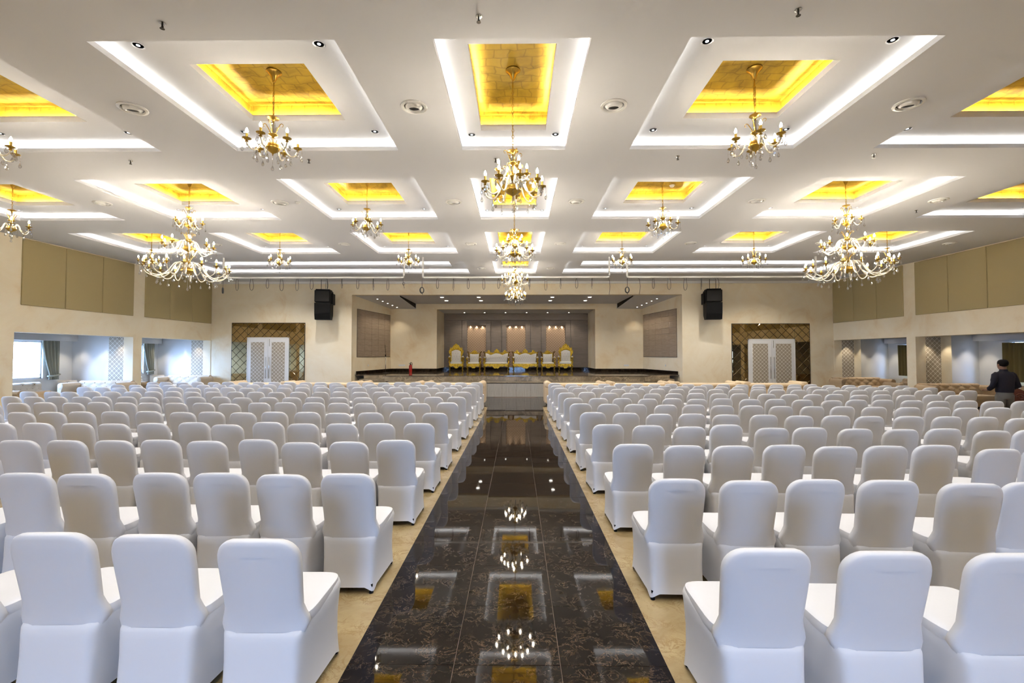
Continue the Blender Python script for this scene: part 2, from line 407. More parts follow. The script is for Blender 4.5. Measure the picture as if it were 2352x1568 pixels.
def plate_with_holes(mb, x0, x1, y0, y1, z, holes):
    xs = sorted({x0, x1, *[h[0] for h in holes], *[h[1] for h in holes]}); ys = sorted({y0, y1, *[h[2] for h in holes], *[h[3] for h in holes]})
    ix = {}
    for j in range(len(ys) - 1):
        for i in range(len(xs) - 1):
            cx, cy = (xs[i] + xs[i + 1]) / 2, (ys[j] + ys[j + 1]) / 2
            if any(h[0] < cx < h[1] and h[2] < cy < h[3] for h in holes): continue
            mb.add([(xs[i], ys[j], z), (xs[i + 1], ys[j], z), (xs[i + 1], ys[j + 1], z), (xs[i], ys[j + 1], z)], [(0, 1, 2, 3)])
def frame_strip(mb, cx, cy, hx, hy, s, za, zb):
    # vertical faces around a rectangle
    for (a, b) in (((-hx, -hy), (hx, -hy)), ((hx, -hy), (hx, hy)), ((hx, hy), (-hx, hy)), ((-hx, hy), (-hx, -hy))):
        mb.add([(cx + a[0], cy + a[1], za), (cx + b[0], cy + b[1], za), (cx + b[0], cy + b[1], zb), (cx + a[0], cy + a[1], zb)], [(0, 1, 2, 3)])
def ring_flat(mb, cx, cy, hx, hy, gx, gy, z):
    # flat ring between outer hx,hy and inner gx,gy
    plate_with_holes(mb, cx - hx, cx + hx, cy - hy, cy + hy, z, [(cx - gx, cx + gx, cy - gy, cy + gy)])
cm = MB()
plate_with_holes(cm, XL, XR, YB, YE, ZC, [(x - hx, x + hx, y - hy, y + hy) for x, y, hx, hy, *_ in coffers])
cm.box(XL - 0.3, XR + 0.3, YB - 0.2, YE + 0.2, ZC + 0.75, ZC + 0.85)
ceil = struct('ceiling', cm.mesh('ceiling', M['ceiling']), 'off-white plaster ceiling with lit rectangular coffers')
for x, y, hx, hy, (gx, gy), gold, ri, ci in coffers:
    mb = MB()
    frame_strip(mb, 0, 0, hx, hy, 0, ZC, ZC + LIP1)
    ring_flat(mb, 0, 0, hx + S1, hy + S1, hx, hy, ZC + LIP1)
    frame_strip(mb, 0, 0, hx + S1, hy + S1, 0, ZC + LIP1, Z1)
    ring_flat(mb, 0, 0, hx + S1, hy + S1, gx, gy, Z1)
    frame_strip(mb, 0, 0, gx, gy, 0, Z1, Z1 + LIP2)
    ring_flat(mb, 0, 0, gx + S2, gy + S2, gx, gy, Z1 + LIP2)
    if gold: frame_strip(mb, 0, 0, gx + 0.024, gy + 0.024, 0, Z1 + LIP2, Z1 + LIP2 + 0.028)   # upstand behind the LED tape, added to block its inward light
    cf = struct('coffer', mb.mesh('coffer', M['ceiling']), None, ceil, (x, y, 0))
    gb = MB(); zt = Z2 if gold else Z1 + 0.2
    frame_strip(gb, 0, 0, gx + S2, gy + S2, 0, Z1 + LIP2, zt)
    gb.add([(-gx - S2, -gy - S2, zt), (gx + S2, -gy - S2, zt), (gx + S2, gy + S2, zt), (-gx - S2, gy + S2, zt)], [(0, 1, 2, 3)])
    g = struct('gold_recess' if gold else 'inner_recess', gb.mesh('recess', M['gold_leaf'] if gold else M['ceiling']), None, cf)
    if gold: g['label'] = 'gold-leaf lined recess'
    def strip(hx_, hy_, off, w, z, mat, par):
        sb = MB(); a, b = hx_ + off, hy_ + off
        for (p0, p1, q0, q1) in ((-a, a, -b - w, -b), (-a, a, b, b + w), (-a - w, -a, -b, b), (a, a + w, -b, b)):
            sb.add([(p0, q0, z), (p1, q0, z), (p1, q1, z), (p0, q1, z)], [(0, 1, 2, 3)])
        struct('led_strip', sb.mesh('led_strip', mat), None, par)
    strip(hx, hy, 0.05, 0.03, ZC + LIP1 + 0.008, M['led_white'], cf)
    if gold:
        sb = MB(); a, b, z0, z1 = gx + 0.03, gy + 0.03, Z1 + LIP2 + 0.004, Z1 + LIP2 + 0.024
        for (p, q) in (((a, -b), (a, b)), ((-a, b), (-a, -b)), ((-a, -b), (a, -b)), ((a, b), (-a, b))):
            sb.add([(*p, z0), (*q, z0), (*q, z1), (*p, z1)], [(0, 1, 2, 3)])
        struct('led_strip', sb.mesh('led_strip', M['led_gold'], recalc=False), None, cf)
    else: strip(gx, gy, 0.035, 0.02, Z1 + LIP2 + 0.006, M['led_white'], cf)

# ------------------------------------------------------------------ walls
def side_wall(name, x, sgn):
    # sgn = -1 left, +1 right; wall body lies outside x
    a, b = sorted((x, x + sgn * 0.35))
    mb = MB().box(a, b, YB, YE, ZS, ZC + 0.75)
    for (y0, y1) in ((YB, 8.1), (12.05, 12.47), (16.40, 16.78), (YE - 0.02, YE + 0.35)):
        mb.box(a, b, y0, y1, 0, ZS)
    w = struct(name, mb.mesh(name, M['plaster']), 'cream plaster side wall with low lounge openings')
    seams = [(4.6, 5.9), (5.9, 7.2), (7.2, 8.4)]
    for (y0, y1) in ((12.6, 16.36), (16.85, YE - 0.02), (8.4, 12.0)):
        d = (y1 - y0) / 3
        for k in range(3):
            pa, pb = y0 + k * d + 0.008, y0 + (k + 1) * d - 0.008
            q = sorted((x - sgn * 0.035, x + sgn * 0.01))
            pn = struct('fabric_panel', MB().cham(q[0], q[1], pa, pb, 3.24, ZC - 0.03, 0.012).mesh('fabric_panel', M['fabric_panel']), 'olive fabric acoustic panel', w)
    return w
wl = side_wall('wall_left', XL, -1); wr = side_wall('wall_right', XR, 1)

# end wall
SXL, SXR, SZ = -7.51, 7.47, 4.55
mb = MB().box(XL - 0.35, SXL, YE, YE + 0.25, 0, ZC + 0.75).box(SXR, XR + 0.35, YE, YE + 0.25, 0, ZC + 0.75).box(SXL, SXR, YE, YE + 0.25, SZ, ZC + 0.75)
wf = struct('wall_front', mb.mesh('wall_front', M['plaster']), 'cream plaster end wall around the stage opening')
struct('trim_1', MB().box(XL, XR, YE - 0.07, YE, ZC - 0.10, ZC).mesh('trim', M['white']), 'white cornice above the stage wall')

# wall behind the camera with wide glazed doors
mb = MB().box(XL - 0.35, -1.1, YB - 0.2, YB, 0, ZC + 0.75).box(1.1, XR + 0.35, YB - 0.2, YB, 0, ZC + 0.75).box(-1.1, 1.1, YB - 0.2, YB, 2.5, ZC + 0.75)
struct('wall_back', mb.mesh('wall_back', M['plaster']), 'cream plaster wall behind the camera with glazed doors')
wn = MB()
for k in range(3): wn.box(-1.1 + k * 1.1 - 0.03, -1.1 + k * 1.1 + 0.03, YB - 0.15, YB - 0.05, 0, 2.5)
wn.box(-1.1, 1.1, YB - 0.15, YB - 0.05, 2.44, 2.5).box(-1.1, 1.1, YB - 0.15, YB - 0.05, 0, 0.1)
w9 = struct('window_9', wn.mesh('window_frame', M['frame_white']), 'glazed doors behind the camera')
struct('pane', MB().box(-1.1, 1.1, YB - 0.105, YB - 0.1, 0.1, 2.44).mesh('pane', M['glass']), None, w9)

# ------------------------------------------------------------------ side lounges
BAYS = [(8.1, 12.05), (12.47, 16.40), (16.78, YE)]
def lounge(side, x, xo, sgn, n0):
    # back walls, ceiling, outer wall with a window per bay
    ends = [8.0, 12.26, 16.72, 20.76]
    a, b = sorted((x + sgn * 0.35, xo))
    lc = struct('ceiling_lounge_' + side, MB().box(a, b + 0.2 if sgn > 0 else b, 8.0, 21.0, ZS + 0.10, ZS + 0.2).box(min(a, a if sgn > 0 else a - 0.2), b, 8.0, 21.0, ZS + 0.1, ZS + 0.2).mesh('lounge_ceiling', M['white']), 'low white ceiling over the side lounge')
    mb = MB()
    for k, y in enumerate(ends):
        struct('wall_lounge_%s_cross_%d' % (side, k + 1), MB().box(a, b, y, y + 0.14, 0, ZS + 0.1).mesh('cross_wall', M['white_lounge']), 'white cross wall between lounge bays')
    ow = sorted((xo, xo + sgn * 0.2))
    wy = []
    for k, (y0, y1) in enumerate(BAYS):
        w0, w1 = y0 + 0.25, ends[k + 1] - (1.03 if k == 1 else 0.80)
        wy.append((w0, w1))
    prev = 8.0
    for (w0, w1) in wy:
        mb.box(ow[0], ow[1], prev, w0, 0, ZS + 0.1).box(ow[0], ow[1], w0, w1, 0, 1.0).box(ow[0], ow[1], w0, w1, 2.3, ZS + 0.1); prev = w1
    mb.box(ow[0], ow[1], prev, 21.0, 0, ZS + 0.1)
    if sgn > 0: mb.box(ow[0], ow[1], wy[0][0], wy[0][1], 1.0, 2.3)      # unseen infill added to keep blue daylight out on this side
    lw_ = struct('wall_lounge_' + side, mb.mesh('lounge_wall', M['white_lounge']), 'white walls of the side lounge')
    # white cove band along the lounge ceiling edge and a boxed pelmet over the windows
    q = sorted((xo, xo - sgn * 0.22))
    struct('trim_lounge_' + side, MB().box(q[0], q[1], 8.1, 20.7, 2.32, ZS + 0.1).mesh('pelmet', M['white_lounge']), 'white boxed pelmet above the lounge windows')
    for k, (w0, w1) in enumerate(wy):
        if sgn > 0 and k == 0: continue
        fr = MB(); xa, xb = sorted((xo + sgn * 0.06, xo + sgn * 0.12))
        nm = 3
        for j in range(nm + 1):
            yy = w0 + (w1 - w0) * j / nm; fr.box(xa, xb, yy - 0.035, yy + 0.035, 1.0, 2.3)
        fr.box(xa, xb, w0, w1, 1.0, 1.05).box(xa, xb, w0, w1, 2.25, 2.3).box(xa, xb, w0, w1, 1.13, 1.15)
        wo = struct('window_%d' % (n0 + k), fr.mesh('window_frame', M['frame_white']), 'white framed lounge window')
        for j in range(nm):
            ya, yb = w0 + (w1 - w0) * j / nm, w0 + (w1 - w0) * (j + 1) / nm
            struct('pane', MB().box((xa + xb) / 2 - 0.003, (xa + xb) / 2 + 0.003, ya + 0.03, yb - 0.03, 1.04, 2.26).mesh('pane', M['glass']), None, wo)
    # patterned pier facing the hall at the end of each bay
    for k, (y, wd, p0, p1, m_) in enumerate(((16.60, 1.2 if sgn < 0 else 1.45, 0.45, 1.06, 'plaster' if sgn > 0 else 'white_lounge'), (YE - 0.005, 1.2, 0.34, 0.88, 'plaster' if sgn > 0 else 'white_lounge'))):
        u0, u1 = sorted((x + sgn * 0.02, x + sgn * wd))
        pr = struct('trim_pier_' + side + '_%d' % (k + 1), MB().box(u0, u1, y, y + 0.16, 0, ZS + 0.1).mesh('pier', M[m_]), 'pier with trellis-print panel in the lounge')
        c0, c1 = sorted((x + sgn * p0, x + sgn * p1))
        struct('lattice_panel', MB().cham(-(c1 - c0) / 2, (c1 - c0) / 2, -0.015, 0.0, -ZS / 2, ZS / 2, 0.004).mesh('lattice_panel', M['lattice']), 'trellis-print panel', pr, ((c0 + c1) / 2, y, ZS / 2))
    return wy
wyl = lounge('left', XL, XLO, -1, 1); wyr = lounge('right', XR, XRO, 1, 4)

# curtains
def drape_mesh(y0, y1, x, z0, z1, pleat, amp, mat, tie=None):
    mb = MB(); n = int((y1 - y0) / pleat * 8)
    def fn(u, v, off=0.0):
        z = z1 + (z0 - z1) * v; yy = y0 + (y1 - y0) * u
        if tie:
            zt, keep, side_ = tie
            k = max(0.0, 1 - abs(z - zt) / (z1 - zt)) if z > zt else max(0.0, 1 - (zt - z) / 0.9 * 0.5)
            k = k ** 1.4; w = 1 - (1 - keep) * k
            yy = (y1 + (yy - y1) * w) if side_ > 0 else (y0 + (yy - y0) * w)
        return (x + off + amp * sin(2 * pi * (y1 - y0) / pleat * u) * (0.6 + 0.4 * (1 - v)), yy, z)
    mb.grid(lambda u, v: fn(u, v), n, 14); mb.grid(lambda u, v: fn(u, v, 0.012), n, 14)
    return mb.mesh('drape', mat, True, 80)
for k, (w0, w1) in enumerate(wyl):
    if k == 0: continue
    t = thing('curtain', ['', 'grey-green curtain tied back beside the large bright lounge window',
                          'grey-green curtain tied back in the lounge bay next to the stage wall'][k], 'curtain', (XLO + 0.12, w1 + 0.1, 0), 0, 'tied-back curtains of the lounge windows')
    link('drape', drape_mesh(-0.28, 0.34, 0, 0.95, 2.32, 0.125, 0.035, M['curtain_grey'], (1.12, 0.55, 1)), t)
    link('tieback', MB().tube([(0.07 * cos(a), 0.17 + 0.20 * sin(a), 1.10 + 0.03 * sin(a)) for a in [2 * pi * i / 14 for i in range(14)]], 0.03, 6, True).mesh('tieback', M['curtain_grey'], True), t)
for k, (w0, w1) in enumerate(wyr):
    if k == 0: continue
    t = thing('curtain', ['', 'olive pleated curtain drawn behind the standing man',
                          'olive pleated curtain drawn in the lounge bay next to the stage wall'][k], 'curtain', (XRO - 0.16, 0, 0), 0, 'drawn olive curtains of the lounge windows')
    link('curtain_rail', MB().box(-0.03, 0.16, w0 - 0.15, w1 + 0.15, 2.25, 2.29).mesh('curtain_rail', M['frame_white']), t)
    link('drape', drape_mesh(w0 - 0.1, w1 + 0.1, 0, 0.92, 2.24, 0.155, 0.05, M['curtain_olive']), t)

# lounge downlights with scallops on the walls
def spot(parent, loc, power, size=70, blend=0.6, col=(1, 0.88, 0.7), rot=(0, 0, 0), rad=0.03):
    l = bpy.data.lights.new('lamp', 'SPOT'); l.energy = power; l.spot_size = radians(size); l.spot_blend = blend; l.color = col; l.shadow_soft_size = rad
    return link('lamp', l, parent, loc, rot)
dl_ring = MB().lathe([(0.055, 0.0), (0.060, -0.006), (0.048, -0.010), (0.040, -0.004), (0.036, 0.012)], 16).mesh('downlight_ring', M['white_gloss'], True)
dl_lens = MB().lathe([(0.036, 0.0), (0.036, 0.004)], 14).mesh('downlight_lens', M['lamp_lens'])
def downlight(label, loc, scale=1.0, power=0, size=80, group=None, lens=None, col=(1, 0.88, 0.7)):
    t = thing('downlight', label, 'downlight', loc, 0, group)
    link('trim_ring', dl_ring, t, scale=(scale,) * 3 if scale != 1 else None)
    link('lens', lens or dl_lens, t, (0, 0, -0.013 * scale), scale=(scale,) * 3 if scale != 1 else None)
    if power: spot(t, (0, 0, -0.03), power, size, col=col)
    return t
for sgn, x, xo, sd in ((-1, XL, XLO, 'left'), (1, XR, XRO, 'right')):
    for bi, (yw, bn) in enumerate(((16.5, 'lounge bay with the wide view'), (YE - 0.12, 'lounge bay beside the stage wall'))):
        for li, (dx, nm) in enumerate(((0.55, 'over the pier panel'), (1.35, 'before the white wall'), (2.1, 'near the window'))):
            yy = (16.32 if bi == 0 else 20.32)
            downlight('small downlight %s in the %s-side %s' % (nm, sd, 'open lounge bay' if bi == 0 else 'lounge bay beside the stage wall'), (x + sgn * dx, yy, ZS + 0.098), 1.0, 30, 72, 'downlights in the side lounges')

# ------------------------------------------------------------------ stage
Z_LOW, Z_ST = 0.64, 0.90
Y_LOW, Y_ST, Y_RW, Y_AL = 19.7, 20.25, 24.8, 27.3
AXL, AXR, AZ = -4.37, 4.27, 4.30
SWL, SWR = -6.88, 6.84
stg = struct('floor_stage', MB().box(-5.9, 5.85, Y_ST, Y_ST + 0.75, Z_LOW, Z_ST - 0.03).box(-5.6, 5.55, Y_LOW, Y_ST, 0, Z_LOW - 0.03)
             .mesh('stage_body', M['brown_marble']), 'marble stage platform in front of the alcove')
stg_top = struct('stage_deck', MB().prism([(-5.95, Y_ST - 0.03), (5.9, Y_ST - 0.03), (5.9, 20.95), (7.45, 20.95), (SWR, Y_RW), (AXR, Y_RW), (AXR, Y_AL), (AXL, Y_AL), (AXL, Y_RW), (SWL, Y_RW), (-7.5, 20.95), (-5.95, 20.95)],
                                          Z_ST - 0.03, Z_ST, 'xy').mesh('stage_deck', M['stage_floor']), None, stg)
struct('ledge_slab', MB().cham(-5.65, 5.6, Y_LOW - 0.03, Y_ST + 0.02, Z_LOW - 0.03, Z_LOW, 0.006).mesh('ledge_slab', M['brown_marble']), None, stg)
struct('recess_line', MB().box(-5.6, 5.55, Y_LOW - 0.006, Y_LOW + 0.01, Z_LOW - 0.06, Z_LOW - 0.03).mesh('recess_line', M['seam']), None, stg)
npan = 18; pw = 11.15 / npan
pan_me = MB().cham(-pw / 2 + 0.004, pw / 2 - 0.004, -0.015, 0.0, 0.01, Z_LOW - 0.065, 0.003).mesh('front_panel', M['stage_panel'])
for k in range(npan): struct('front_panel', pan_me, None, stg, (-5.6 + pw * (k + 0.5), Y_LOW, 0))
sl = 1.95
for k in range(6):
    a, b = -5.93 + 0.02 + k * (11.85 / 6), -5.93 + (k + 1) * (11.85 / 6) - 0.004
    struct('riser_slab', MB().cham(a, b, Y_ST - 0.012, Y_ST + 0.01, Z_LOW, Z_ST - 0.032, 0.003).mesh('riser_slab', M['brown_marble']), None, stg)
for s_, (xa, xb, wxa) in ((-1, (-7.05, -5.92, 0)), (1, (5.86, 7.0, 0))):
    for k in range(6):
        z1 = Z_ST - 0.03 - (5 - k) * 0.15; y0 = 20.95 - (5 - k) * 0.30 - 0.02
        e = (5 - k) * 0.10
        struct('step', MB().cham(xa - (e if s_ < 0 else 0), xb + (e if s_ > 0 else 0), y0, 21.0, max(0, z1 - 0.15), z1, 0.008).mesh('step', M['brown_marble']), None, stg)

# stage walls
def quad_wall(p0, p1, z0, z1, th, mat, name='stage_wall'):
    d = Vector((p1[0] - p0[0], p1[1] - p0[1], 0)); n = Vector((-d.y, d.x, 0)).normalized() * th
    return MB().prism([p0, p1, (p1[0] + n.x, p1[1] + n.y), (p0[0] + n.x, p0[1] + n.y)], z0, z1, 'xy').mesh(name, mat)
wsl = struct('wall_stage_left', quad_wall((SXL, YE + 0.2), (SWL, Y_RW), 0, 4.8, 0.2, M['plaster']), 'splayed cream wall at the stage side')
wsr = struct('wall_stage_right', quad_wall((SWR, Y_RW), (SXR, YE + 0.2), 0, 4.8, 0.2, M['plaster']), 'splayed cream wall at the stage side')
mb = MB().box(SWL - 0.3, AXL, Y_RW, Y_RW + 0.25, 0, 4.8).box(AXR, SWR + 0.3, Y_RW, Y_RW + 0.25, 0, 4.8).box(AXL, AXR, Y_RW, Y_RW + 0.25, AZ, 4.8)
struct('wall_stage_rear', mb.mesh('wall_stage_rear', M['plaster']), 'cream rear wall of the stage around the alcove')
# stage ceiling: flat middle, sloping sides with an air slot in each step
zc0, zc1 = 4.60, 4.32
mb = MB()
mb.box(-5.5, 5.45, YE + 0.2, Y_RW, zc0, zc0 + 0.1)
for sx, wx in ((-5.5, -7.8), (5.45, 7.75)):
    a, b = sorted((sx, wx))
    mb.prism([(YE + 0.2, 4.56), (Y_RW, zc1), (Y_RW, zc0 + 0.1), (YE + 0.2, zc0 + 0.1)], a, b, 'yz')
stc = struct('ceiling_stage', mb.mesh('ceiling_stage', M['ceiling']), 'off-white stage ceiling with sloping sides')
for s_, sx in ((-1, -5.5), (1, 5.45)):
    vt = thing('air_slot', 'long dark linear air slot in the stage ceiling, nearer the %s' % ('fire extinguisher' if s_ < 0 else 'blank side wall'), 'air vent', (sx, 0, 0), 0, 'linear air slots over the stage')
    q = sorted((0, -s_ * 0.012))
    f = lambda y: 4.56 + (zc1 - 4.56) * (y - YE - 0.2) / (Y_RW - YE - 0.2)
    link('slot_frame', MB().prism([(21.3, f(21.3) + 0.015), (24.6, f(24.6) + 0.02), (24.6, zc0 - 0.012), (21.3, zc0 - 0.005)], q[0] - 0.004, q[1] + 0.004, 'yz').mesh('slot_frame', M['grille']), vt)
    for k in range(11):
        y = 22.2 + k * 0.22
        link('blade', MB().box(q[0] - 0.009, q[1] + 0.009, y, y + 0.02, f(y) + 0.03, zc0 - 0.02).mesh('blade', M['black']), vt)
# alcove
mb = MB().box(AXL - 0.2, AXL, Y_RW + 0.2, Y_AL + 0.2, 0, AZ).box(AXR, AXR + 0.2, Y_RW + 0.2, Y_AL + 0.2, 0, AZ)
struct('wall_alcove_sides', mb.mesh('alcove_sides', M['plaster']), 'cream side walls of the stage alcove')
struct('ceiling_alcove', MB().box(AXL - 0.2, AXR + 0.2, Y_RW + 0.2, Y_AL + 0.2, AZ, AZ + 0.1).mesh('alcove_ceiling', M['ceiling']), 'low ceiling of the stage alcove')
al = struct('wall_alcove', MB().box(AXL - 0.2, AXR + 0.2, Y_AL + 0.14, Y_AL + 0.3, 0, AZ + 0.1).mesh('alcove_rear', M['wood_grey']), 'grey wood clad rear wall of the alcove')
px = lambda p, d=Y_AL: (p - 1187) * d / 1045
pz = lambda y, d=Y_AL: CAM_H + (813 - y) * d / 1045
niches = [(1060.6, 1127.6, 1072.5, 1116), (1152, 1218.8, 1163, 1207), (1243, 1311, 1254.5, 1298.7)]
edges = [AXL] + [px(v) for nn in niches for v in nn[:2]] + [AXR]
Zn, Zp, ZB = pz(735), pz(747), Z_ST
for k in range(0, len(edges), 2):           # full-height boards between the niches
    struct('cladding_board', MB().cham(edges[k] + 0.006, edges[k + 1] - 0.006, Y_AL, Y_AL + 0.14, ZB, Zn, 0.006).mesh('cladding', M['wood_grey']), None, al)
struct('cladding_board', MB().cham(AXL, AXR, Y_AL, Y_AL + 0.14, Zn + 0.008, AZ, 0.006).mesh('cladding', M['wood_grey']), None, al)
for i, (a, b, c_, d_) in enumerate(niches):
    xa, xb, xc, xd = px(a), px(b), px(c_), px(d_)
    yf = Y_AL + 0.03
    struct('niche_board', MB().cham(xa + 0.01, xc, yf, Y_AL + 0.14, ZB, Zn - 0.006, 0.004).mesh('niche_board', M['wood_grey']), None, al)
    struct('niche_board', MB().cham(xd, xb - 0.01, yf, Y_AL + 0.14, ZB, Zn - 0.006, 0.004).mesh('niche_board', M['wood_grey']), None, al)
    struct('niche_board', MB().cham(xc + 0.003, xd - 0.003, yf, Y_AL + 0.14, Zp, Zn - 0.006, 0.004).mesh('niche_board', M['wood_grey']), None, al)
    lp = MB().box(-(xd - xc) / 2, (xd - xc) / 2, -0.01, 0.0, -(Zp - ZB) / 2, (Zp - ZB) / 2).mesh('lattice_panel', M['lattice_pink'])
    struct('lattice_panel', lp, 'rose trellis-print panel lit from above', al, ((xc + xd) / 2, Y_AL + 0.13, (Zp + ZB) / 2))
    for j in range(3):
        downlight('tiny spotlight washing the %s lattice niche, %s of three' % (['first', 'middle', 'last'][i], ['first', 'second', 'third'][j]),
                  (xc + (xd - xc) * (0.18 + 0.32 * j), Y_AL + 0.085, Zp + 0.012), 0.6, 7, 95, 'spotlights of the lattice niches')
for i, xx in enumerate((-3.08, -1.89, -0.66, 0.58, 1.81, 3.06)):
    downlight('small lit downlight in the alcove ceiling, %s along the row' % ORD[i], (xx, 26.7, AZ - 0.002), 1.0, 38, 100, 'downlights in the alcove ceiling')
for r, yy in enumerate((21.8, 23.2)):
    for i, xx in enumerate((-3.6, -1.83, 1.71, 3.5)):
        downlight('large lit downlight in the stage ceiling, %s row, %s along' % (['front', 'rear'][r], ORD[i]), (xx, yy, zc0 - 0.002), 2.1, 85, 125, 'large downlights over the stage')
for s_ in (-1, 1):
    for k in range(5):
        yy = 21.75 + k * 0.61; z = 4.56 + (zc1 - 4.56) * (yy - YE - 0.2) / (Y_RW - YE - 0.2)
        downlight('small lit downlight in the sloping stage ceiling over the %s, %s of five' % ('microphone stand' if s_ < 0 else 'empty stage end', ORD[k]),
                  (s_ * (6.70 - 0.075 * k), yy, z - 0.002), 0.9, 26, 90, 'small downlights at the stage sides')
# acoustic tile panels on the splayed walls
for s_, p0, p1, w in ((-1, Vector((SXL, YE + 0.2)), Vector((SWL, Y_RW)), wsl), (1, Vector((SXR, YE + 0.2)), Vector((SWR, Y_RW)), wsr)):
    d = (p1 - p0); L = d.length; ang = atan2(d.y, d.x)
    z0, z1 = 1.72, 3.95
    u0, u1 = 0.35, L - 0.12
    ncol, nrow = 5, 8
    cw, rh = (u1 - u0) / ncol, (z1 - z0) / nrow
    tm = MB().cham(0.004, cw - 0.004, -0.02, 0.02, 0.002, rh - 0.002, 0.004).mesh('acoustic_tile', M['wood_panel'])
    bk = struct('panel_back', MB().box(u0 - 0.02, u1 + 0.02, -0.008, 0.008, z0 - 0.02, z1 + 0.02).mesh('panel_back', M['seam']), None, w, (p0.x, p0.y, 0), (0, 0, ang))
    for i in range(ncol):
        for j in range(nrow):
            uu = u0 + i * cw
            struct('acoustic_tile', tm, None, w, (p0.x + cos(ang) * uu, p0.y + sin(ang) * uu, z0 + j * rh), (0, 0, ang))
# dark skirting
bb = MB()
bb.box(SWL, AXL, Y_RW - 0.02, Y_RW, Z_ST, Z_ST + 0.16).box(AXR, SWR, Y_RW - 0.02, Y_RW, Z_ST, Z_ST + 0.16)
bb.box(AXL, AXL + 0.02, Y_RW, Y_AL, Z_ST, Z_ST + 0.16).box(AXR - 0.02, AXR, Y_RW, Y_AL, Z_ST, Z_ST + 0.16).box(AXL, AXR, Y_AL - 0.02, Y_AL, Z_ST, Z_ST + 0.16)
for (a, b) in (((-7.44, 21.0), (SWL + 0.02, Y_RW)), ((7.40, 21.0), (SWR - 0.02, Y_RW))):
    s = 0.02 if a[0] < 0 else -0.02
    bb.prism([a, b, (b[0] + s, b[1]), (a[0] + s, a[1])], Z_ST, Z_ST + 0.16, 'xy')
struct('baseboard_stage', bb.mesh('skirting', M['dark_marble']), 'dark marble skirting around the stage')

# ------------------------------------------------------------------ doors with diamond mirror surrounds
def clip(poly, x0, x1, z0, z1):
    def cut(P, inside, inter):
        out = []
        for i in range(len(P)):
            a, b = P[i - 1], P[i]
            if inside(b):
                if not inside(a): out.append(inter(a, b))
                out.append(b)
            elif inside(a): out.append(inter(a, b))
        return out
    def ix(v): return lambda a, b: (v, a[1] + (b[1] - a[1]) * (v - a[0]) / (b[0] - a[0]))
    def iz(v): return lambda a, b: (a[0] + (b[0] - a[0]) * (v - a[1]) / (b[1] - a[1]), v)
    for ins, inter in ((lambda q: q[0] >= x0, ix(x0)), (lambda q: q[0] <= x1, ix(x1)), (lambda q: q[1] >= z0, iz(z0)), (lambda q: q[1] <= z1, iz(z1))):
        poly = cut(poly, ins, inter)
        if len(poly) < 3: return []
    return poly
def poly_area(P): return abs(sum(P[i - 1][0] * P[i][1] - P[i][0] * P[i - 1][1] for i in range(len(P)))) / 2
def bevel_tile(P, y0, y1, b, mat):
    c = (sum(p[0] for p in P) / len(P), sum(p[1] for p in P) / len(P))
    def sh(k):
        out = []
        for p in P:
            d = Vector((c[0] - p[0], c[1] - p[1])); l = d.length
            out.append((p[0] + d.x / l * min(k, l * 0.5), p[1] + d.y / l * min(k, l * 0.5)))
        return out
    r0, r1 = sh(0.004), sh(b)
    return MB().rings([[(q[0], y1, q[1]) for q in r0], [(q[0], y0 + 0.006, q[1]) for q in r0], [(q[0], y0, q[1]) for q in r1]]).mesh('mirror_tile', mat)
PXW = lambda x: (x - 1187) * YE / 1045
PZW = lambda y: CAM_H + (813 - y) * YE / 1045
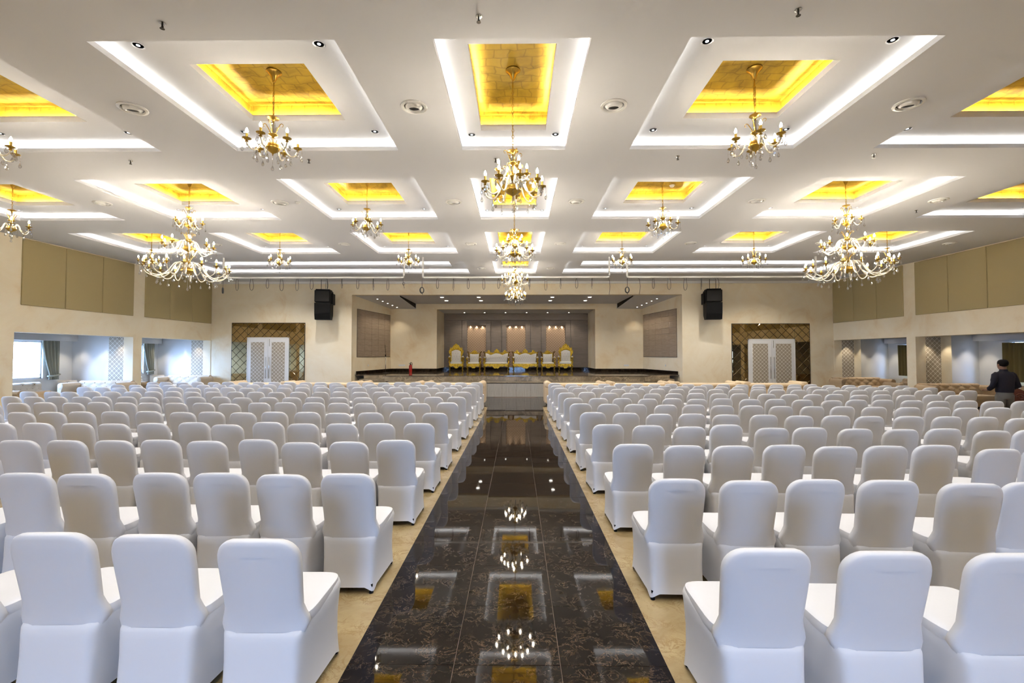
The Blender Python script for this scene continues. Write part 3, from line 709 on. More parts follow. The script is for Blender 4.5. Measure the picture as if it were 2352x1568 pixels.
def door_set(n, x0, x1, ztop, dx0, dx1, dz, where):
    y = YE
    bk = struct('trim_mirror_%d' % n, MB().box(x0, x1, y - 0.02, y + 0.001, 0, ztop).mesh('mirror_backing', M['dark_metal']), 'bronze mirror surround of diamond tiles around double doors')
    st = 0.182                                   # half diagonal of a diamond
    for r in range(-1, int(ztop / st) + 2):
        for c in range(-1, int((x1 - x0) / st) + 2):
            if (r + c) % 2: continue
            cx, cz = x0 + c * st + 0.05, r * st
            D = [(cx - st, cz), (cx, cz - st), (cx + st, cz), (cx, cz + st)]
            for reg in ((x0 + 0.02, dx0 - 0.05, 0.0, ztop - 0.02), (dx1 + 0.05, x1 - 0.02, 0.0, ztop - 0.02), (dx0 - 0.05, dx1 + 0.05, dz + 0.05, ztop - 0.02)):
                P = clip(D, *reg)
                if len(P) >= 3 and poly_area(P) > 0.002:
                    struct('mirror_tile', bevel_tile(P, y - 0.034, y - 0.02, 0.016, M['mirror']), None, bk)
    d = struct('door_%d' % n, MB().box(dx0 - 0.05, dx0, y - 0.07, y - 0.02, 0, dz + 0.05).box(dx1, dx1 + 0.05, y - 0.07, y - 0.02, 0, dz + 0.05)
               .box(dx0 - 0.05, dx1 + 0.05, y - 0.07, y - 0.02, dz, dz + 0.05).mesh('door_frame', M['white']), 'white double doors with trellis-print panels')
    mid = (dx0 + dx1) / 2
    for s_, (a, b) in ((-1, (dx0 + 0.004, mid - 0.004)), (1, (mid + 0.004, dx1 - 0.004))):
        lf = struct('door_leaf', MB().cham(a, b, y - 0.065, y - 0.025, 0.01, dz - 0.004, 0.004).mesh('door_leaf', M['white']), None, d)
        ins, inn = (0.13, 0.17)
        pa, pb = (a + ins, b - inn) if s_ < 0 else (a + inn, b - ins)
        struct('lattice_panel', MB().box(-(pb - pa) / 2, (pb - pa) / 2, -0.008, 0.0, -(dz - 0.35) / 2, (dz - 0.35) / 2).mesh('lattice_panel', M['lattice']), 'trellis-print inset', lf, ((pa + pb) / 2, y - 0.065, dz / 2 + 0.01))
        hx = b - 0.075 if s_ < 0 else a + 0.075
        struct('pull_handle', MB().tube([(hx, y - 0.10, 0.75), (hx, y - 0.10, 1.72)], 0.013, 8).tube([(hx, y - 0.10, 0.80), (hx, y - 0.06, 0.80)], 0.009, 6)
               .tube([(hx, y - 0.10, 1.67), (hx, y - 0.06, 1.67)], 0.009, 6).mesh('pull_handle', M['chrome'], True), 'steel pull handle', lf)
    struct('flush_bolt', MB().box(mid + 0.06, mid + 0.075, y - 0.08, y - 0.066, dz - 0.35, dz - 0.02).mesh('flush_bolt', M['chrome']), None, d)
door_set(1, PXW(528), PXW(698.5), PZW(740.5), PXW(568), PXW(660), PZW(777), 'left')
door_set(2, PXW(1678), PXW(1855.5), PZW(743), PXW(1717), PXW(1818), PZW(781), 'right')

# ------------------------------------------------------------------ banquet chairs
def smoothstep(a, b, x):
    t = min(1, max(0, (x - a) / (b - a))); return t * t * (3 - 2 * t)
def chair_parts():
    # faces +y; rear face towards -y
    zb, zt = 0.36, 0.92
    out = []
    def hw(z): return 0.199 + 0.012 * smoothstep(0.45, 0.80, z) + 0.030 * (1 - smoothstep(0.44, 0.55, z)) * smoothstep(0.37, 0.43, z)
    pts = []
    for z in (0.36, 0.40, 0.44, 0.47, 0.50, 0.54, 0.62, 0.70, 0.78): pts.append((hw(z), z))
    r, rz = 0.105, 0.115
    for k in range(8):
        a = pi / 2 * k / 7; pts.append((hw(0.8) - r + r * cos(a), zt - rz + rz * sin(a)))
    left = [(-x, z) for x, z in pts[::-1]]
    outl = pts + [(0.05, zt + 0.004), (-0.05, zt + 0.004)] + left
    def ring(inset, y):
        R = []
        for x, z in outl:
            cx, cz = 0, 0.66
            dx, dz = x - cx, z - cz
            nx = math.copysign(min(abs(dx) / 0.2, 1) ** 3, dx); nz = max(0, (dz / 0.26)) ** 3 if dz > 0 else 0
            l = sqrt(nx * nx + nz * nz) or 1
            X = x - inset * nx / l * min(1, abs(nx) + abs(nz)); Z = z - inset * nz / l * min(1, abs(nx) + abs(nz))
            yy = y - 0.21 * max(0, Z - 0.46) + 0.03 * (X / 0.2) ** 2 * (1 if y < 0.02 else 0.6)
            R.append((X, yy, Z))
        return R
    mb = MB().rings([ring(0.085, -0.040), ring(0.030, -0.037), ring(0.010, -0.033), ring(0.002, -0.024), ring(0.0, -0.004), ring(0.004, 0.014), ring(0.016, 0.022), ring(0.06, 0.026)])
    out.append(('back_cover', mb))
    # seat pad
    mb = MB().sbox((0, 0.245, 0.456), (0.232, 0.245, 0.038), 0.32, 28, 10)
    out.append(('seat_cover', mb))
    # skirt: stretched between seat rim and the four feet
    N = 44
    def outline(a, y0, y1, e):
        R = []
        for i in range(N):
            t = 2 * pi * (i + 0.5) / N; c, s = cos(t), sin(t)
            yy = (y0 + y1) / 2 + (y1 - y0) / 2 * math.copysign(abs(s) ** e, s)
            R.append((a * (0.90 + 0.10 * smoothstep(-0.06, 0.26, yy)) * math.copysign(abs(c) ** e, c), yy))
        return R
    lv = [(0.478, 0.214, -0.030, 0.47, 0.30), (0.462, 0.232, -0.036, 0.488, 0.26), (0.435, 0.238, -0.040, 0.494, 0.25), (0.36, 0.230, -0.046, 0.486, 0.23), (0.26, 0.224, -0.050, 0.474, 0.21), (0.15, 0.223, -0.056, 0.470, 0.19), (0.06, 0.227, -0.066, 0.474, 0.17)]
    rings = []
    for z, a, y0, y1, e in lv: rings.append([(x, y, z - (max(0, z - 0.36) / 0.1) * 0.058 * (1 - smoothstep(-0.05, 0.12, y))) for x, y in outline(a, y0, y1, e)])
    hem = []
    for x, y in outline(0.230, -0.070, 0.476, 0.15):
        u = abs(x) / 0.230; w = abs(y - 0.203) / 0.273
        k = min(u, w); z = 0.008 + 0.045 * (1 - smoothstep(0.55, 1.0, k))
        hem.append((x, y, z))
    rings.append(hem)
    mb = MB().rings(rings, False)
    out.append(('skirt', mb))
    return out
foot_me = MB().lathe([(0.017, 0.0), (0.017, 0.012), (0.012, 0.016), (0.012, 0.07)], 8).mesh('foot', M['black'], True)
cp = chair_parts()
part_me = {n: mb.mesh(n, M['spandex'], True, 50) for n, mb in cp}
allm = MB()
for n, mb in cp: allm.add(mb.v, mb.f)
far_me = allm.mesh('banquet_chair', M['spandex'], True, 50)
ROW_L = [2.30, 3.48, 4.83, 6.06, 7.25, 8.62, 9.80, 11.15, 12.55, 13.75, 14.95]
ROW_R = [2.18, 3.37, 4.72, 6.00, 7.20, 8.50, 9.70, 11.05, 12.45, 13.50, 14.45]
crnd = random.Random(21)
nch = 0
def chair(row, i, side, X, Y):
    global nch
    lab = 'white stretch-covered chair, %s row from the camera, %s seat %s of the aisle' % (ORD[row], ORD[i], 'left' if side < 0 else 'right')
    rz = radians(max(-1.8, min(1.8, crnd.gauss(0, 1.2)))) + (radians(1.2) if side < 0 else radians(-1.5))
    loc = (X, Y, 0); nch += 1
    s = 1 + crnd.uniform(-0.012, 0.012)
    grp = 'white covered chairs facing the stage'
    if row < 6:
        t = thing('banquet_chair', lab, 'chair', loc, rz, grp); t.scale = (1, 1, s)
        for n, me in part_me.items(): link(n, me, t)
        for fx, fy in ((-0.185, -0.045), (0.185, -0.045), (-0.2, 0.45), (0.2, 0.45)): link('foot', foot_me, t, (fx, fy, 0))
    else:
        o = link('banquet_chair', far_me, None, loc, (0, 0, rz), (1, 1, s)); tag(o, lab, 'chair', grp)
for row in range(11):
    for side in (-1, 1):
        ytop = (ROW_L if side < 0 else ROW_R)[row]
        n = 22 if side < 0 else 21
        off = crnd.uniform(-0.03, 0.03)
        for i in range(n):
            x0 = -1.32 if side < 0 else 1.21
            X = x0 + side * ((0.555 if row == 0 else 0.512) * i + crnd.uniform(-0.010, 0.010)) + (off if i else 0)
            if i > 8: X += side * 0.05
            sl = 0.0 if side < 0 else (0.03 if row < 3 else 0.075)
            Y = ytop + 0.13 - sl * (abs(X) - 1.2) + crnd.gauss(0, 0.03)
            lim = 1.125 * (ytop + 0.1) + 0.36 - 0.02 * side
            if abs(X) > min(lim, 12.35 if side < 0 else 11.75): break
            if side > 0 and row >= 7 and X > 10.45 and Y > 9.6 and Y < 11.3: break
            chair(row, i, side, X, Y)
print('CHAIRS', nch)

# ------------------------------------------------------------------ chesterfield sofas
def sofa_back_mesh(w, mat, tuft=True, d=0.45, h=0.82):
    # profile in (y,z): front face, roll, rear face; extruded along x with tufts
    prof = [(0.14, 0.34), (0.155, 0.42), (0.17, 0.50), (0.19, 0.58), (0.215, 0.655), (0.235, 0.72), (0.245, 0.765), (0.27, 0.80), (0.315, h), (0.37, h + 0.0), (0.415, h - 0.03), (0.435, h - 0.085), (0.42, h - 0.14), (0.385, h - 0.165), (0.38, 0.5), (0.40, 0.10)]
    nx = max(24, int(w / 0.035)); sx, sz = 0.185, 0.125
    def fn(u, v):
        x = (u - 0.5) * w; t = v * (len(prof) - 1); i = min(int(t), len(prof) - 2); f = t - i
        y = prof[i][0] * (1 - f) + prof[i + 1][0] * f; z = prof[i][1] * (1 - f) + prof[i + 1][1] * f
        if tuft and i < 9:
            k = smoothstep(0, 1, t) * (1 - smoothstep(7.5, 9.5, t))
            a, b = x / sx, z / sz
            c1 = abs(((a + b) / 2) % 1 - 0.5) * 2; c2 = abs(((a - b) / 2) % 1 - 0.5) * 2
            y -= k * 0.034 * ((1 - c1 ** 3) * (1 - c2 ** 3)) - 0.012 * k
        return (x, y, z)
    mb = MB().grid(fn, nx, 30)
    poly = [fn(0, j / 30)[1:] for j in range(31)]
    for u in (0, 1):
        x = (u - 0.5) * w; mb.add([(x, y, z) for y, z in poly], [tuple(range(31))])
    return mb.mesh('backrest', mat, True, 60), sx, sz
btn_me = MB().sbox((0, 0, 0), (0.016, 0.010, 0.016), 1.0, 8, 4).mesh('button', M['button'], True)
def arm_mesh(mat):
    mb = MB()
    prof = [(0.0, 0.10), (0.0, 0.5), (-0.01, 0.56), (-0.035, 0.60), (-0.06, 0.66), (-0.055, 0.72), (-0.015, 0.765), (0.045, 0.775), (0.10, 0.745), (0.125, 0.69), (0.13, 0.6), (0.13, 0.10)]
    mb.prism(prof, -0.42, 0.36, 'xz')
    mb.lathe([(0.02, -0.012), (0.075, -0.012), (0.095, -0.004), (0.098, 0.01)], 16)
    n = 4 * 16
    mb.v[-n:] = [(a + 0.035, -0.42 - 0.0 + c, b + 0.675) for a, b, c in mb.v[-n:]]
    mb.sbox((0.035, 0.36, 0.675), (0.105, 0.06, 0.105), 0.8, 16, 10)
    return mb.mesh('arm', mat, True, 45)
sofa_cache = {}
def sofa(label, w, loc, rz, mat, group, arms=True, tuft=True, buttons=True, arm_s=(1, 1, 1)):
    t = thing('chesterfield_sofa', label, 'sofa', loc, rz, group)
    key = (round(w, 2), mat, arms, tuft)
    if key not in sofa_cache:
        bw = w - (0.24 if arms else 0.02)
        sofa_cache[key] = (sofa_back_mesh(bw, M[mat], tuft), MB().box(-w / 2 + 0.03, w / 2 - 0.03, -0.40, 0.39, 0.08, 0.30).mesh('base', M[mat]),
                           arm_mesh(M[mat]), MB().sbox((0, 0, 0), ((bw) / 4 - 0.005, 0.30, 0.085), 0.3, 24, 8).mesh('seat_cushion', M[mat], True, 50), bw)
    (bm_, sx, sz), base, arm, cush, bw = sofa_cache[key]
    link('base', base, t); link('backrest', bm_, t)
    for s_ in (-1, 1): link('seat_cushion', cush, t, (s_ * bw / 4, -0.13, 0.375))
    if arms:
        link('arm', arm, t, (w / 2 - 0.13, 0, 0), scale=arm_s)
        link('arm', arm, t, (-w / 2 + 0.13, 0, 0), scale=(-arm_s[0], arm_s[1], arm_s[2]))
    for fx in (-1, 1):
        for fy in (-0.34, 0.32): link('foot', MB().lathe([(0.025, 0), (0.035, 0.08)], 8).mesh('foot', M['dark_metal']), t, (fx * (w / 2 - 0.1), fy, 0))
    if buttons and tuft:
        for r, z in enumerate((0.50, 0.625, 0.75)):
            yb = {0: 0.172, 1: 0.204, 2: 0.243}[r]
            k = int(bw / sx / 2)
            for i in range(-k, k + 1):
                x = (i + (0.0 if r % 2 == 0 else 0.5)) * sx
                if abs(x) < bw / 2 - 0.06: link('button', btn_me, t, (x, yb - 0.004, z))
    return t
# front rows, seen from behind
fs = [(-1, [(1118, 973), (973, 827), (827, 665), (665, 525)]), (1, [(1247, 1392), (1392, 1538), (1538, 1697), (1697, 1846)])]
for s_, ls in fs:
    for k, (a, b) in enumerate(ls):
        d = 16.55
        xa, xb = sorted(((a - 1187) * d / 1045, (b - 1187) * d / 1045))
        sofa('cream rolled-back sofa facing the stage, %s from the aisle on the %s' % (ORD[k], 'left' if s_ < 0 else 'right'), xb - xa - 0.17, ((xa + xb) / 2, d + 0.2, 0), pi, 'cream_leather', 'cream sofas in the front row', True, False, False, (1.25, 1.0, 1.12))
# lounge sofas
G = 'tufted sofas in the side lounges'
sofa('pale tufted sofa against the white wall beside the pier panel, window side', 2.1, (XL - 0.78, 15.92, 0), 0, 'leather_pale', G).scale = (1, 1, 1.1)
sofa('grey tufted corner seat between two lounge sofas under the curtain', 0.62, (XLO + 0.36, 16.20, 0), radians(42), 'leather_pale', G, False).scale = (0.85, 0.5, 1.1)
sofa('grey tufted sofa along the sill of the large bright window', 1.9, (XLO + 0.50, 14.45, 0), radians(90), 'leather_pale', G, False).scale = (1, 1, 1.1)
sofa('tan sofa seen from behind at the near end of the bright lounge bay', 2.3, (XL - 1.0, 13.0, 0), pi, 'leather_tan', G)
sofa('pale tufted sofa in the bright lounge bay beside the mirrored door wall', 2.1, (XL - 0.80, 20.08, 0), 0, 'leather_pale', G).scale = (1, 1, 1.1)
sofa('grey tufted corner seat below the far tied curtain', 0.62, (XLO + 0.36, 20.30, 0), radians(42), 'leather_pale', G, False).scale = (0.85, 0.5, 1.1)
sofa('grey tufted sofa under the far bright window', 1.7, (XLO + 0.50, 18.75, 0), radians(90), 'leather_pale', G, False).scale = (1, 1, 1.1)
sofa('tan sofa seen from behind at the near end of the far bright bay', 2.2, (XL - 0.95, 17.35, 0), pi, 'leather_tan', G)
sofa('brown tufted sofa against the wall behind the standing man', 2.3, (XR + 0.95, 15.90, 0), 0, 'leather_tan', G)
sofa('brown tufted sofa under the olive curtain by the man', 2.3, (XRO - 0.62, 13.9, 0), radians(-90), 'leather_tan', G, False)
sofa('brown tufted sofa in the bay beside the stage wall, under the blank wall', 2.3, (XR + 0.80, 20.08, 0), 0, 'leather_tan', G)
sofa('brown tufted sofa under the far olive curtain', 1.6, (XRO - 0.62, 18.8, 0), radians(-90), 'leather_tan', G, False)
sofa('brown sofa seen from behind, its arm by the plaster pier', 2.2, (XR + 1.05, 17.45, 0), pi, 'leather_tan', G)

# ------------------------------------------------------------------ chandeliers
ARM_CACHE = {}
drop_me = MB().lathe([(0.001, 0.0), (0.004, -0.012), (0.011, -0.030), (0.0145, -0.044), (0.011, -0.057), (0.002, -0.064)], 8).mesh('crystal_drop', M['crystal'])
def chain_drop(L):
    mb = MB(); n = max(1, int(L / 0.022))
    for k in range(n): mb.lathe([(0.001, -k * 0.022), (0.0065, -k * 0.022 - 0.009), (0.001, -k * 0.022 - 0.018)], 6)
    z = -n * 0.022
    mb.lathe([(0.001, z), (0.005, z - 0.014), (0.015, z - 0.038), (0.021, z - 0.056), (0.016, z - 0.074), (0.002, z - 0.084)], 8)
    return mb.mesh('crystal_drop', M['crystal'])
DROPS = {L: chain_drop(L) for L in (0.0, 0.05, 0.09, 0.14, 0.28)}
cup_me = MB().lathe([(0.010, -0.045), (0.022, -0.035), (0.012, -0.020), (0.030, -0.006), (0.052, 0.002), (0.056, 0.008), (0.050, 0.008), (0.016, 0.004), (0.015, 0.012), (0.0155, 0.075), (0.0, 0.076)], 14).mesh('candle_cup', M['brass'], True)
bulb_me = MB().lathe([(0.008, 0.0), (0.018, 0.022), (0.014, 0.046), (0.001, 0.072)], 6).mesh('bulb', M['bulb'], True)
def arm_curve(r, hub_r, dip):
    # from the hub, dips and rises to the cup at radius r (z relative to the cup)
    P = [(hub_r, 0, -0.03 if dip < 0.13 else 0.02), (hub_r + (r - hub_r) * 0.10, 0, 0.035 if dip < 0.13 else 0.10), (hub_r + (r - hub_r) * 0.24, 0, 0.02 if dip < 0.13 else 0.06), (hub_r + (r - hub_r) * 0.40, 0, -dip * 0.55), (hub_r + (r - hub_r) * 0.58, 0, -dip),
         (hub_r + (r - hub_r) * 0.76, 0, -dip * 1.02), (hub_r + (r - hub_r) * 0.93, 0, -dip * 0.72), (r, 0, -0.045)]
    out = []
    for i in range(len(P) - 1):
        p0, p1, p2, p3 = [Vector(P[max(0, min(len(P) - 1, k))]) for k in (i - 1, i, i + 1, i + 2)]
        for s in range(4):
            t = s / 4; out.append(0.5 * ((2 * p1) + (-p0 + p2) * t + (2 * p0 - 5 * p1 + 4 * p2 - p3) * t * t + (-p0 + 3 * p1 - 3 * p2 + p3) * t ** 3))
    out.append(Vector(P[-1])); return out
def scroll_mesh(sz):
    pts = []
    for i in range(20):
        t = i / 19
        if t < 0.5: u = t / 0.5; pts.append((0.03 + 0.055 * u ** 1.5, 0, -0.0 + 0.13 * u))
        else:
            u = (t - 0.5) / 0.5; a = pi - 1.5 * pi * u; rr = 0.026 * (1 - 0.45 * u)
            pts.append((0.085 + 0.026 + rr * cos(a), 0, 0.13 + rr * sin(a) * 1.1))
    return MB().tube([(x * sz, y, z * sz) for x, y, z in pts], [0.0065 * sz * (1.1 - 0.6 * i / 19) for i in range(20)], 6).mesh('scroll', M['brass'], True)
scroll_me = scroll_mesh(1.0)
def chandelier(label, group, loc, tiers, chain_len, cat='chandelier'):
    # loc: point on the gold ceiling; tiers: list of (n arms, radius, cup z, hub radius, dip, drop lengths), z relative to the top plate
    t = thing('chandelier', label, cat, loc, 0, group)
    zp = -chain_len
    link('canopy', MB().lathe([(0.002, 0.0), (0.095, 0.0), (0.098, -0.012), (0.075, -0.03), (0.045, -0.07), (0.028, -0.115), (0.018, -0.13), (0.018, -0.145), (0.004, -0.15)], 16).mesh('canopy', M['brass'], True), t)
    ch = MB(); ch.tube([(0, 0, -0.14), (0, 0, -0.24 if chain_len > 0.5 else -0.17)], 0.007, 6)
    z = -0.24 if chain_len > 0.5 else -0.17; k = 0
    while z > zp + 0.02:
        a = (k % 2) * pi / 2
        ch.tube([(0.013 * cos(q) * cos(a), 0.013 * cos(q) * sin(a), z - 0.022 + 0.027 * sin(q)) for q in [2 * pi * i / 8 for i in range(8)]], 0.0042, 4, True)
        z -= 0.042; k += 1
    ch.tube([(0.01, 0.006, -0.15), (0.016, 0.01, zp * 0.6), (0.0, 0.0, zp)], 0.0025, 4)
    link('chain', ch.mesh('chain', M['brass'], True), t)
    st = MB(); gl = MB(); zb = None
    st.lathe([(0.004, zp + 0.012), (0.035, zp + 0.008), (0.072, zp - 0.004), (0.074, zp - 0.012), (0.03, zp - 0.026), (0.014, zp - 0.045), (0.012, zp - 0.07)], 16)
    prev = zp - 0.05
    for ti, (n, r, cz, hr, dip, drops) in enumerate(tiers):
        cupz = zp + cz; hubz = cupz - 0.045
        top = hubz + 0.17
        st.lathe([(0.008, prev), (0.008, hubz - 0.01)], 8)
        if top < prev - 0.02 or ti == 0:
            gl.lathe([(0.012, prev - 0.005), (0.030, prev - 0.03), (0.034, (prev + top) / 2), (0.026, top + 0.02), (0.012, top)], 10)
        st.lathe([(0.012, top + 0.01), (0.06, top), (0.055, top - 0.012), (0.02, top - 0.03), (0.012, top - 0.045)], 12)
        gl.lathe([(0.012, top - 0.03), (0.034, top - 0.06), (0.034, top - 0.09), (0.012, top - 0.115)], 10)
        for s_ in range(4 if n < 8 else 6):
            link('scroll', scroll_me, t, (0, 0, top - 0.005), (0, 0, 2 * pi * s_ / (4 if n < 8 else 6) + 0.4))
        key = (n, r)
        if key not in ARM_CACHE:
            ARM_CACHE[key] = MB().tube(arm_curve(r, hr * 0.7, dip), [0.011 * (1.15 - 0.3 * i / 28) for i in range(29)], 7).mesh('arm', M['cream_arm'], True)
        lowest = cupz - dip
        for i in range(n):
            a = 2 * pi * i / n + 0.35 + 0.2 * ti
            ar = link('arm', ARM_CACHE[key], t, (0, 0, cupz), (0, 0, a))
            link('candle_cup', cup_me, ar, (r, 0, 0)); link('bulb', bulb_me, ar, (r, 0, 0.076))
            link('crystal_drop', DROPS[drops[0]], ar, (r + 0.05, 0, 0.0)); link('crystal_drop', DROPS[0.0], ar, (r - 0.01, 0.05, 0.0))
            link('crystal_drop', DROPS[0.0], ar, (r - 0.01, -0.05, 0.0))
            link('crystal_drop', DROPS[drops[1]], ar, (hr * 0.7 + (r - hr * 0.7) * 0.66, 0, -dip - 0.008))
        b = hubz
        st.lathe([(hr * 0.55, b + 0.045), (hr * 0.9, b + 0.04), (hr * 0.95, b + 0.005), (hr * 1.06, b - 0.005), (hr * 1.06, b - 0.018), (hr * 0.8, b - 0.045), (hr * 0.4, b - 0.068), (hr * 0.12, b - 0.082), (0.004, b - 0.11)], 18)
        prev = b - 0.10; zb = b
    for i in range(max(4, n // 2)):
        a = 2 * pi * i / max(4, n // 2)
        link('crystal_drop', DROPS[0.09], t, (hr * 1.02 * cos(a), hr * 1.02 * sin(a), zb - 0.018))
    link('crystal_drop', DROPS[0.14 if len(tiers) < 3 else 0.28], t, (0, 0, zb - 0.10))
    link('stem', st.mesh('stem', M['brass'], True, 50), t); link('crystal_column', gl.mesh('crystal_column', M['crystal']), t)
    return t
ZG = Z2 - 0.001
small_t = [(6, 0.30, -0.355, 0.085, 0.115, (0.09, 0.05))]
mid_t = [(4, 0.20, -0.285, 0.05, 0.07, (0.05, 0.0)), (9, 0.385, -0.47, 0.10, 0.13, (0.09, 0.09))]
big_t = [(5, 0.25, -0.33, 0.085, 0.11, (0.09, 0.05)), (9, 0.46, -0.84, 0.10, 0.15, (0.09, 0.09)), (16, 0.76, -1.32, 0.13, 0.20, (0.14, 0.09))]
colname = {0: 'third coffer left of centre', 1: 'second coffer left of centre', 2: 'first coffer left of centre', 3: 'centre coffer', 4: 'first coffer right of centre', 5: 'second coffer right of centre', 6: 'third coffer right of centre'}
rowname = {1: 'nearest row', 2: 'second row', 3: 'third row', 4: 'last row'}
proto = {}
for ri, cis in ((1, (1, 2, 3, 4)), (2, (0, 1, 2, 3, 4, 5)), (3, (0, 1, 2, 3, 4, 5, 6)), (4, (3,))):
    for ci in cis:
        y = YD if ri == 4 else ROWY[ri]
        kind = 'mid' if ci == 3 else ('big' if (ri == 2 and ci in (1, 5)) else 'small')
        lab = {'small': 'small six-candle brass crystal chandelier hanging from the %s, %s', 'mid': 'double-ring brass crystal chandelier over the aisle, %s, %s',
               'big': 'huge three-tier crystal chandelier hanging from the %s, %s'}[kind] % (colname[ci], rowname[ri])
        loc = (COLX[ci], y - 0.05, ZG)
        cl = {'small': 0.62, 'mid': 1.08, 'big': 0.58}[kind]
        if kind not in proto:
            proto[kind] = chandelier(lab, kind + ' chandeliers', loc, {'small': small_t, 'mid': mid_t, 'big': big_t}[kind], cl)
            o = proto[kind]
        else:
            o = copy_tree(proto[kind]); finish_copy(o, loc, 0, lab, kind + ' chandeliers')
        o.rotation_euler = (0, 0, 0.37 * ci + 0.5 * ri)

# ------------------------------------------------------------------ ceiling fittings
jet = [MB().lathe([(0.175, 0.0), (0.172, -0.012), (0.140, -0.020), (0.128, -0.006), (0.122, 0.01)], 28).mesh('outer_ring', M['white_gloss'], True),
       MB().lathe([(0.118, 0.004), (0.116, -0.014), (0.100, -0.034), (0.078, -0.044), (0.070, -0.040), (0.066, 0.0)], 24).mesh('nozzle', M['white_gloss'], True),
       MB().lathe([(0.066, 0.0), (0.066, -0.012)], 20).mesh('throat', M['grille'])]
jx = [(-9.06, 'ninth'), (-5.16, ''), (-1.37, ''), (1.29, ''), (5.17, ''), (9.05, '')]
jn = ['outermost left', 'between the two left chandeliers', 'just left of the centre coffers', 'just right of the centre coffers', 'between the two right chandeliers', 'outermost right']
for ri, y in ((1, 5.97), (2, 9.77), (3, 13.5), (4, 17.4)):
    for k, (x, _) in enumerate(jx):
        if ri == 1 and k in (0, 5): continue
        if ri == 4 and k not in (2, 3): continue
        t = thing('air_nozzle', 'white round ceiling air nozzle, %s, in the %s' % (jn[k], rowname[ri]), 'air vent', (x, y, ZC), 0, 'round ceiling air nozzles')
        link('outer_ring', jet[0], t); link('nozzle', jet[1], t, (0, 0, 0.006), (radians(9), 0, 0)); link('throat', jet[2], t, (0, 0, -0.012), (radians(9), 0, 0))
t = thing('air_nozzle', 'white round ceiling air nozzle close against the olive wall panels', 'air vent', (12.9, 13.6, ZC), 0, 'round ceiling air nozzles')
link('outer_ring', jet[0], t); link('nozzle', jet[1], t, (0, 0, 0.006)); link('throat', jet[2], t, (0, 0, -0.012))
spr = [MB().lathe([(0.03, 0), (0.032, -0.005), (0.012, -0.008)], 14).mesh('escutcheon', M['chrome'], True),
       MB().lathe([(0.009, 0), (0.009, -0.035), (0.006, -0.05)], 8).lathe([(0.022, -0.058), (0.022, -0.061)], 12).tube([(0.008, 0, -0.03), (0.014, 0, -0.045), (0.003, 0, -0.058)], 0.0025, 4).tube([(-0.008, 0, -0.03), (-0.014, 0, -0.045), (-0.003, 0, -0.058)], 0.0025, 4).mesh('sprinkler_head', M['dark_metal'], True)]
def cpt(x, y, H=ZC - CAM_H):
    d = 1045 * H / (813 - y); return ((x - 1187) * d / 1045, d)
for k, (x, y, nm) in enumerate(((350, 31, 'nearest, above the first left coffer'), (1098, 21, 'nearest, in the middle'), (1843, 11, 'nearest, above the first right coffer'), (282, 360, 'behind the nearest row, far left'),
                                (702, 359, 'right behind the small left chandelier'), (1138, 359, 'left of the centre chandelier'), (1560, 355, 'left of the small right chandelier'), (2010, 353, 'right of the small right chandelier'), (2104, 483, 'between coffers at the far right'))):
    xx, dd = cpt(x, y)
    t = thing('sprinkler', 'small ceiling fire sprinkler, %s' % nm, 'sprinkler', (xx, dd, ZC), 0.5 * k, 'ceiling sprinklers')
    link('escutcheon', spr[0], t); link('sprinkler_head', spr[1], t)
for (x, y, H, lab) in ((677, 459, ZC - CAM_H, 'white round smoke detector on the ceiling beside an air nozzle'), (1546, 423, Z2 - CAM_H, 'white round smoke detector on a gold-leaf recess')):
    xx, dd = cpt(x, y, H)
    t = thing('smoke_detector', lab, 'detector', (xx, dd, CAM_H + H), 0)
    link('base_plate', MB().lathe([(0.058, 0), (0.058, -0.012), (0.05, -0.016)], 18).mesh('base_plate', M['white_gloss'], True), t)
    link('sensor_dome', MB().lathe([(0.045, -0.014), (0.042, -0.034), (0.02, -0.046), (0.003, -0.048)], 16).mesh('sensor_dome', M['white_gloss'], True), t)
# coffer downlights
dl_refl = MB().lathe([(0.062, 0.0), (0.068, -0.006), (0.058, -0.008), (0.052, -0.002), (0.040, 0.03), (0.018, 0.045)], 16).mesh('reflector', principled('silver_reflector', (0.85, 0.86, 0.9), 0.3, 0.3)[0], True)
dl_cool = MB().lathe([(0.020, 0.0), (0.020, 0.004)], 10).mesh('lens', M['lamp_dim'])
cnr = ['near left', 'near right', 'far left', 'far right']
wash = bpy.data.lights.new('wall_wash_lamp', 'SPOT'); wash.energy = 130; wash.spot_size = radians(135); wash.spot_blend = 0.6; wash.color = (1.0, 0.95, 0.88); wash.shadow_soft_size = 0.05
dspot = bpy.data.lights.new('coffer_lamp', 'SPOT'); dspot.energy = DOWN_W; dspot.spot_size = radians(106); dspot.spot_blend = 0.85; dspot.color = (1.0, 0.965, 0.92); dspot.shadow_soft_size = 0.05
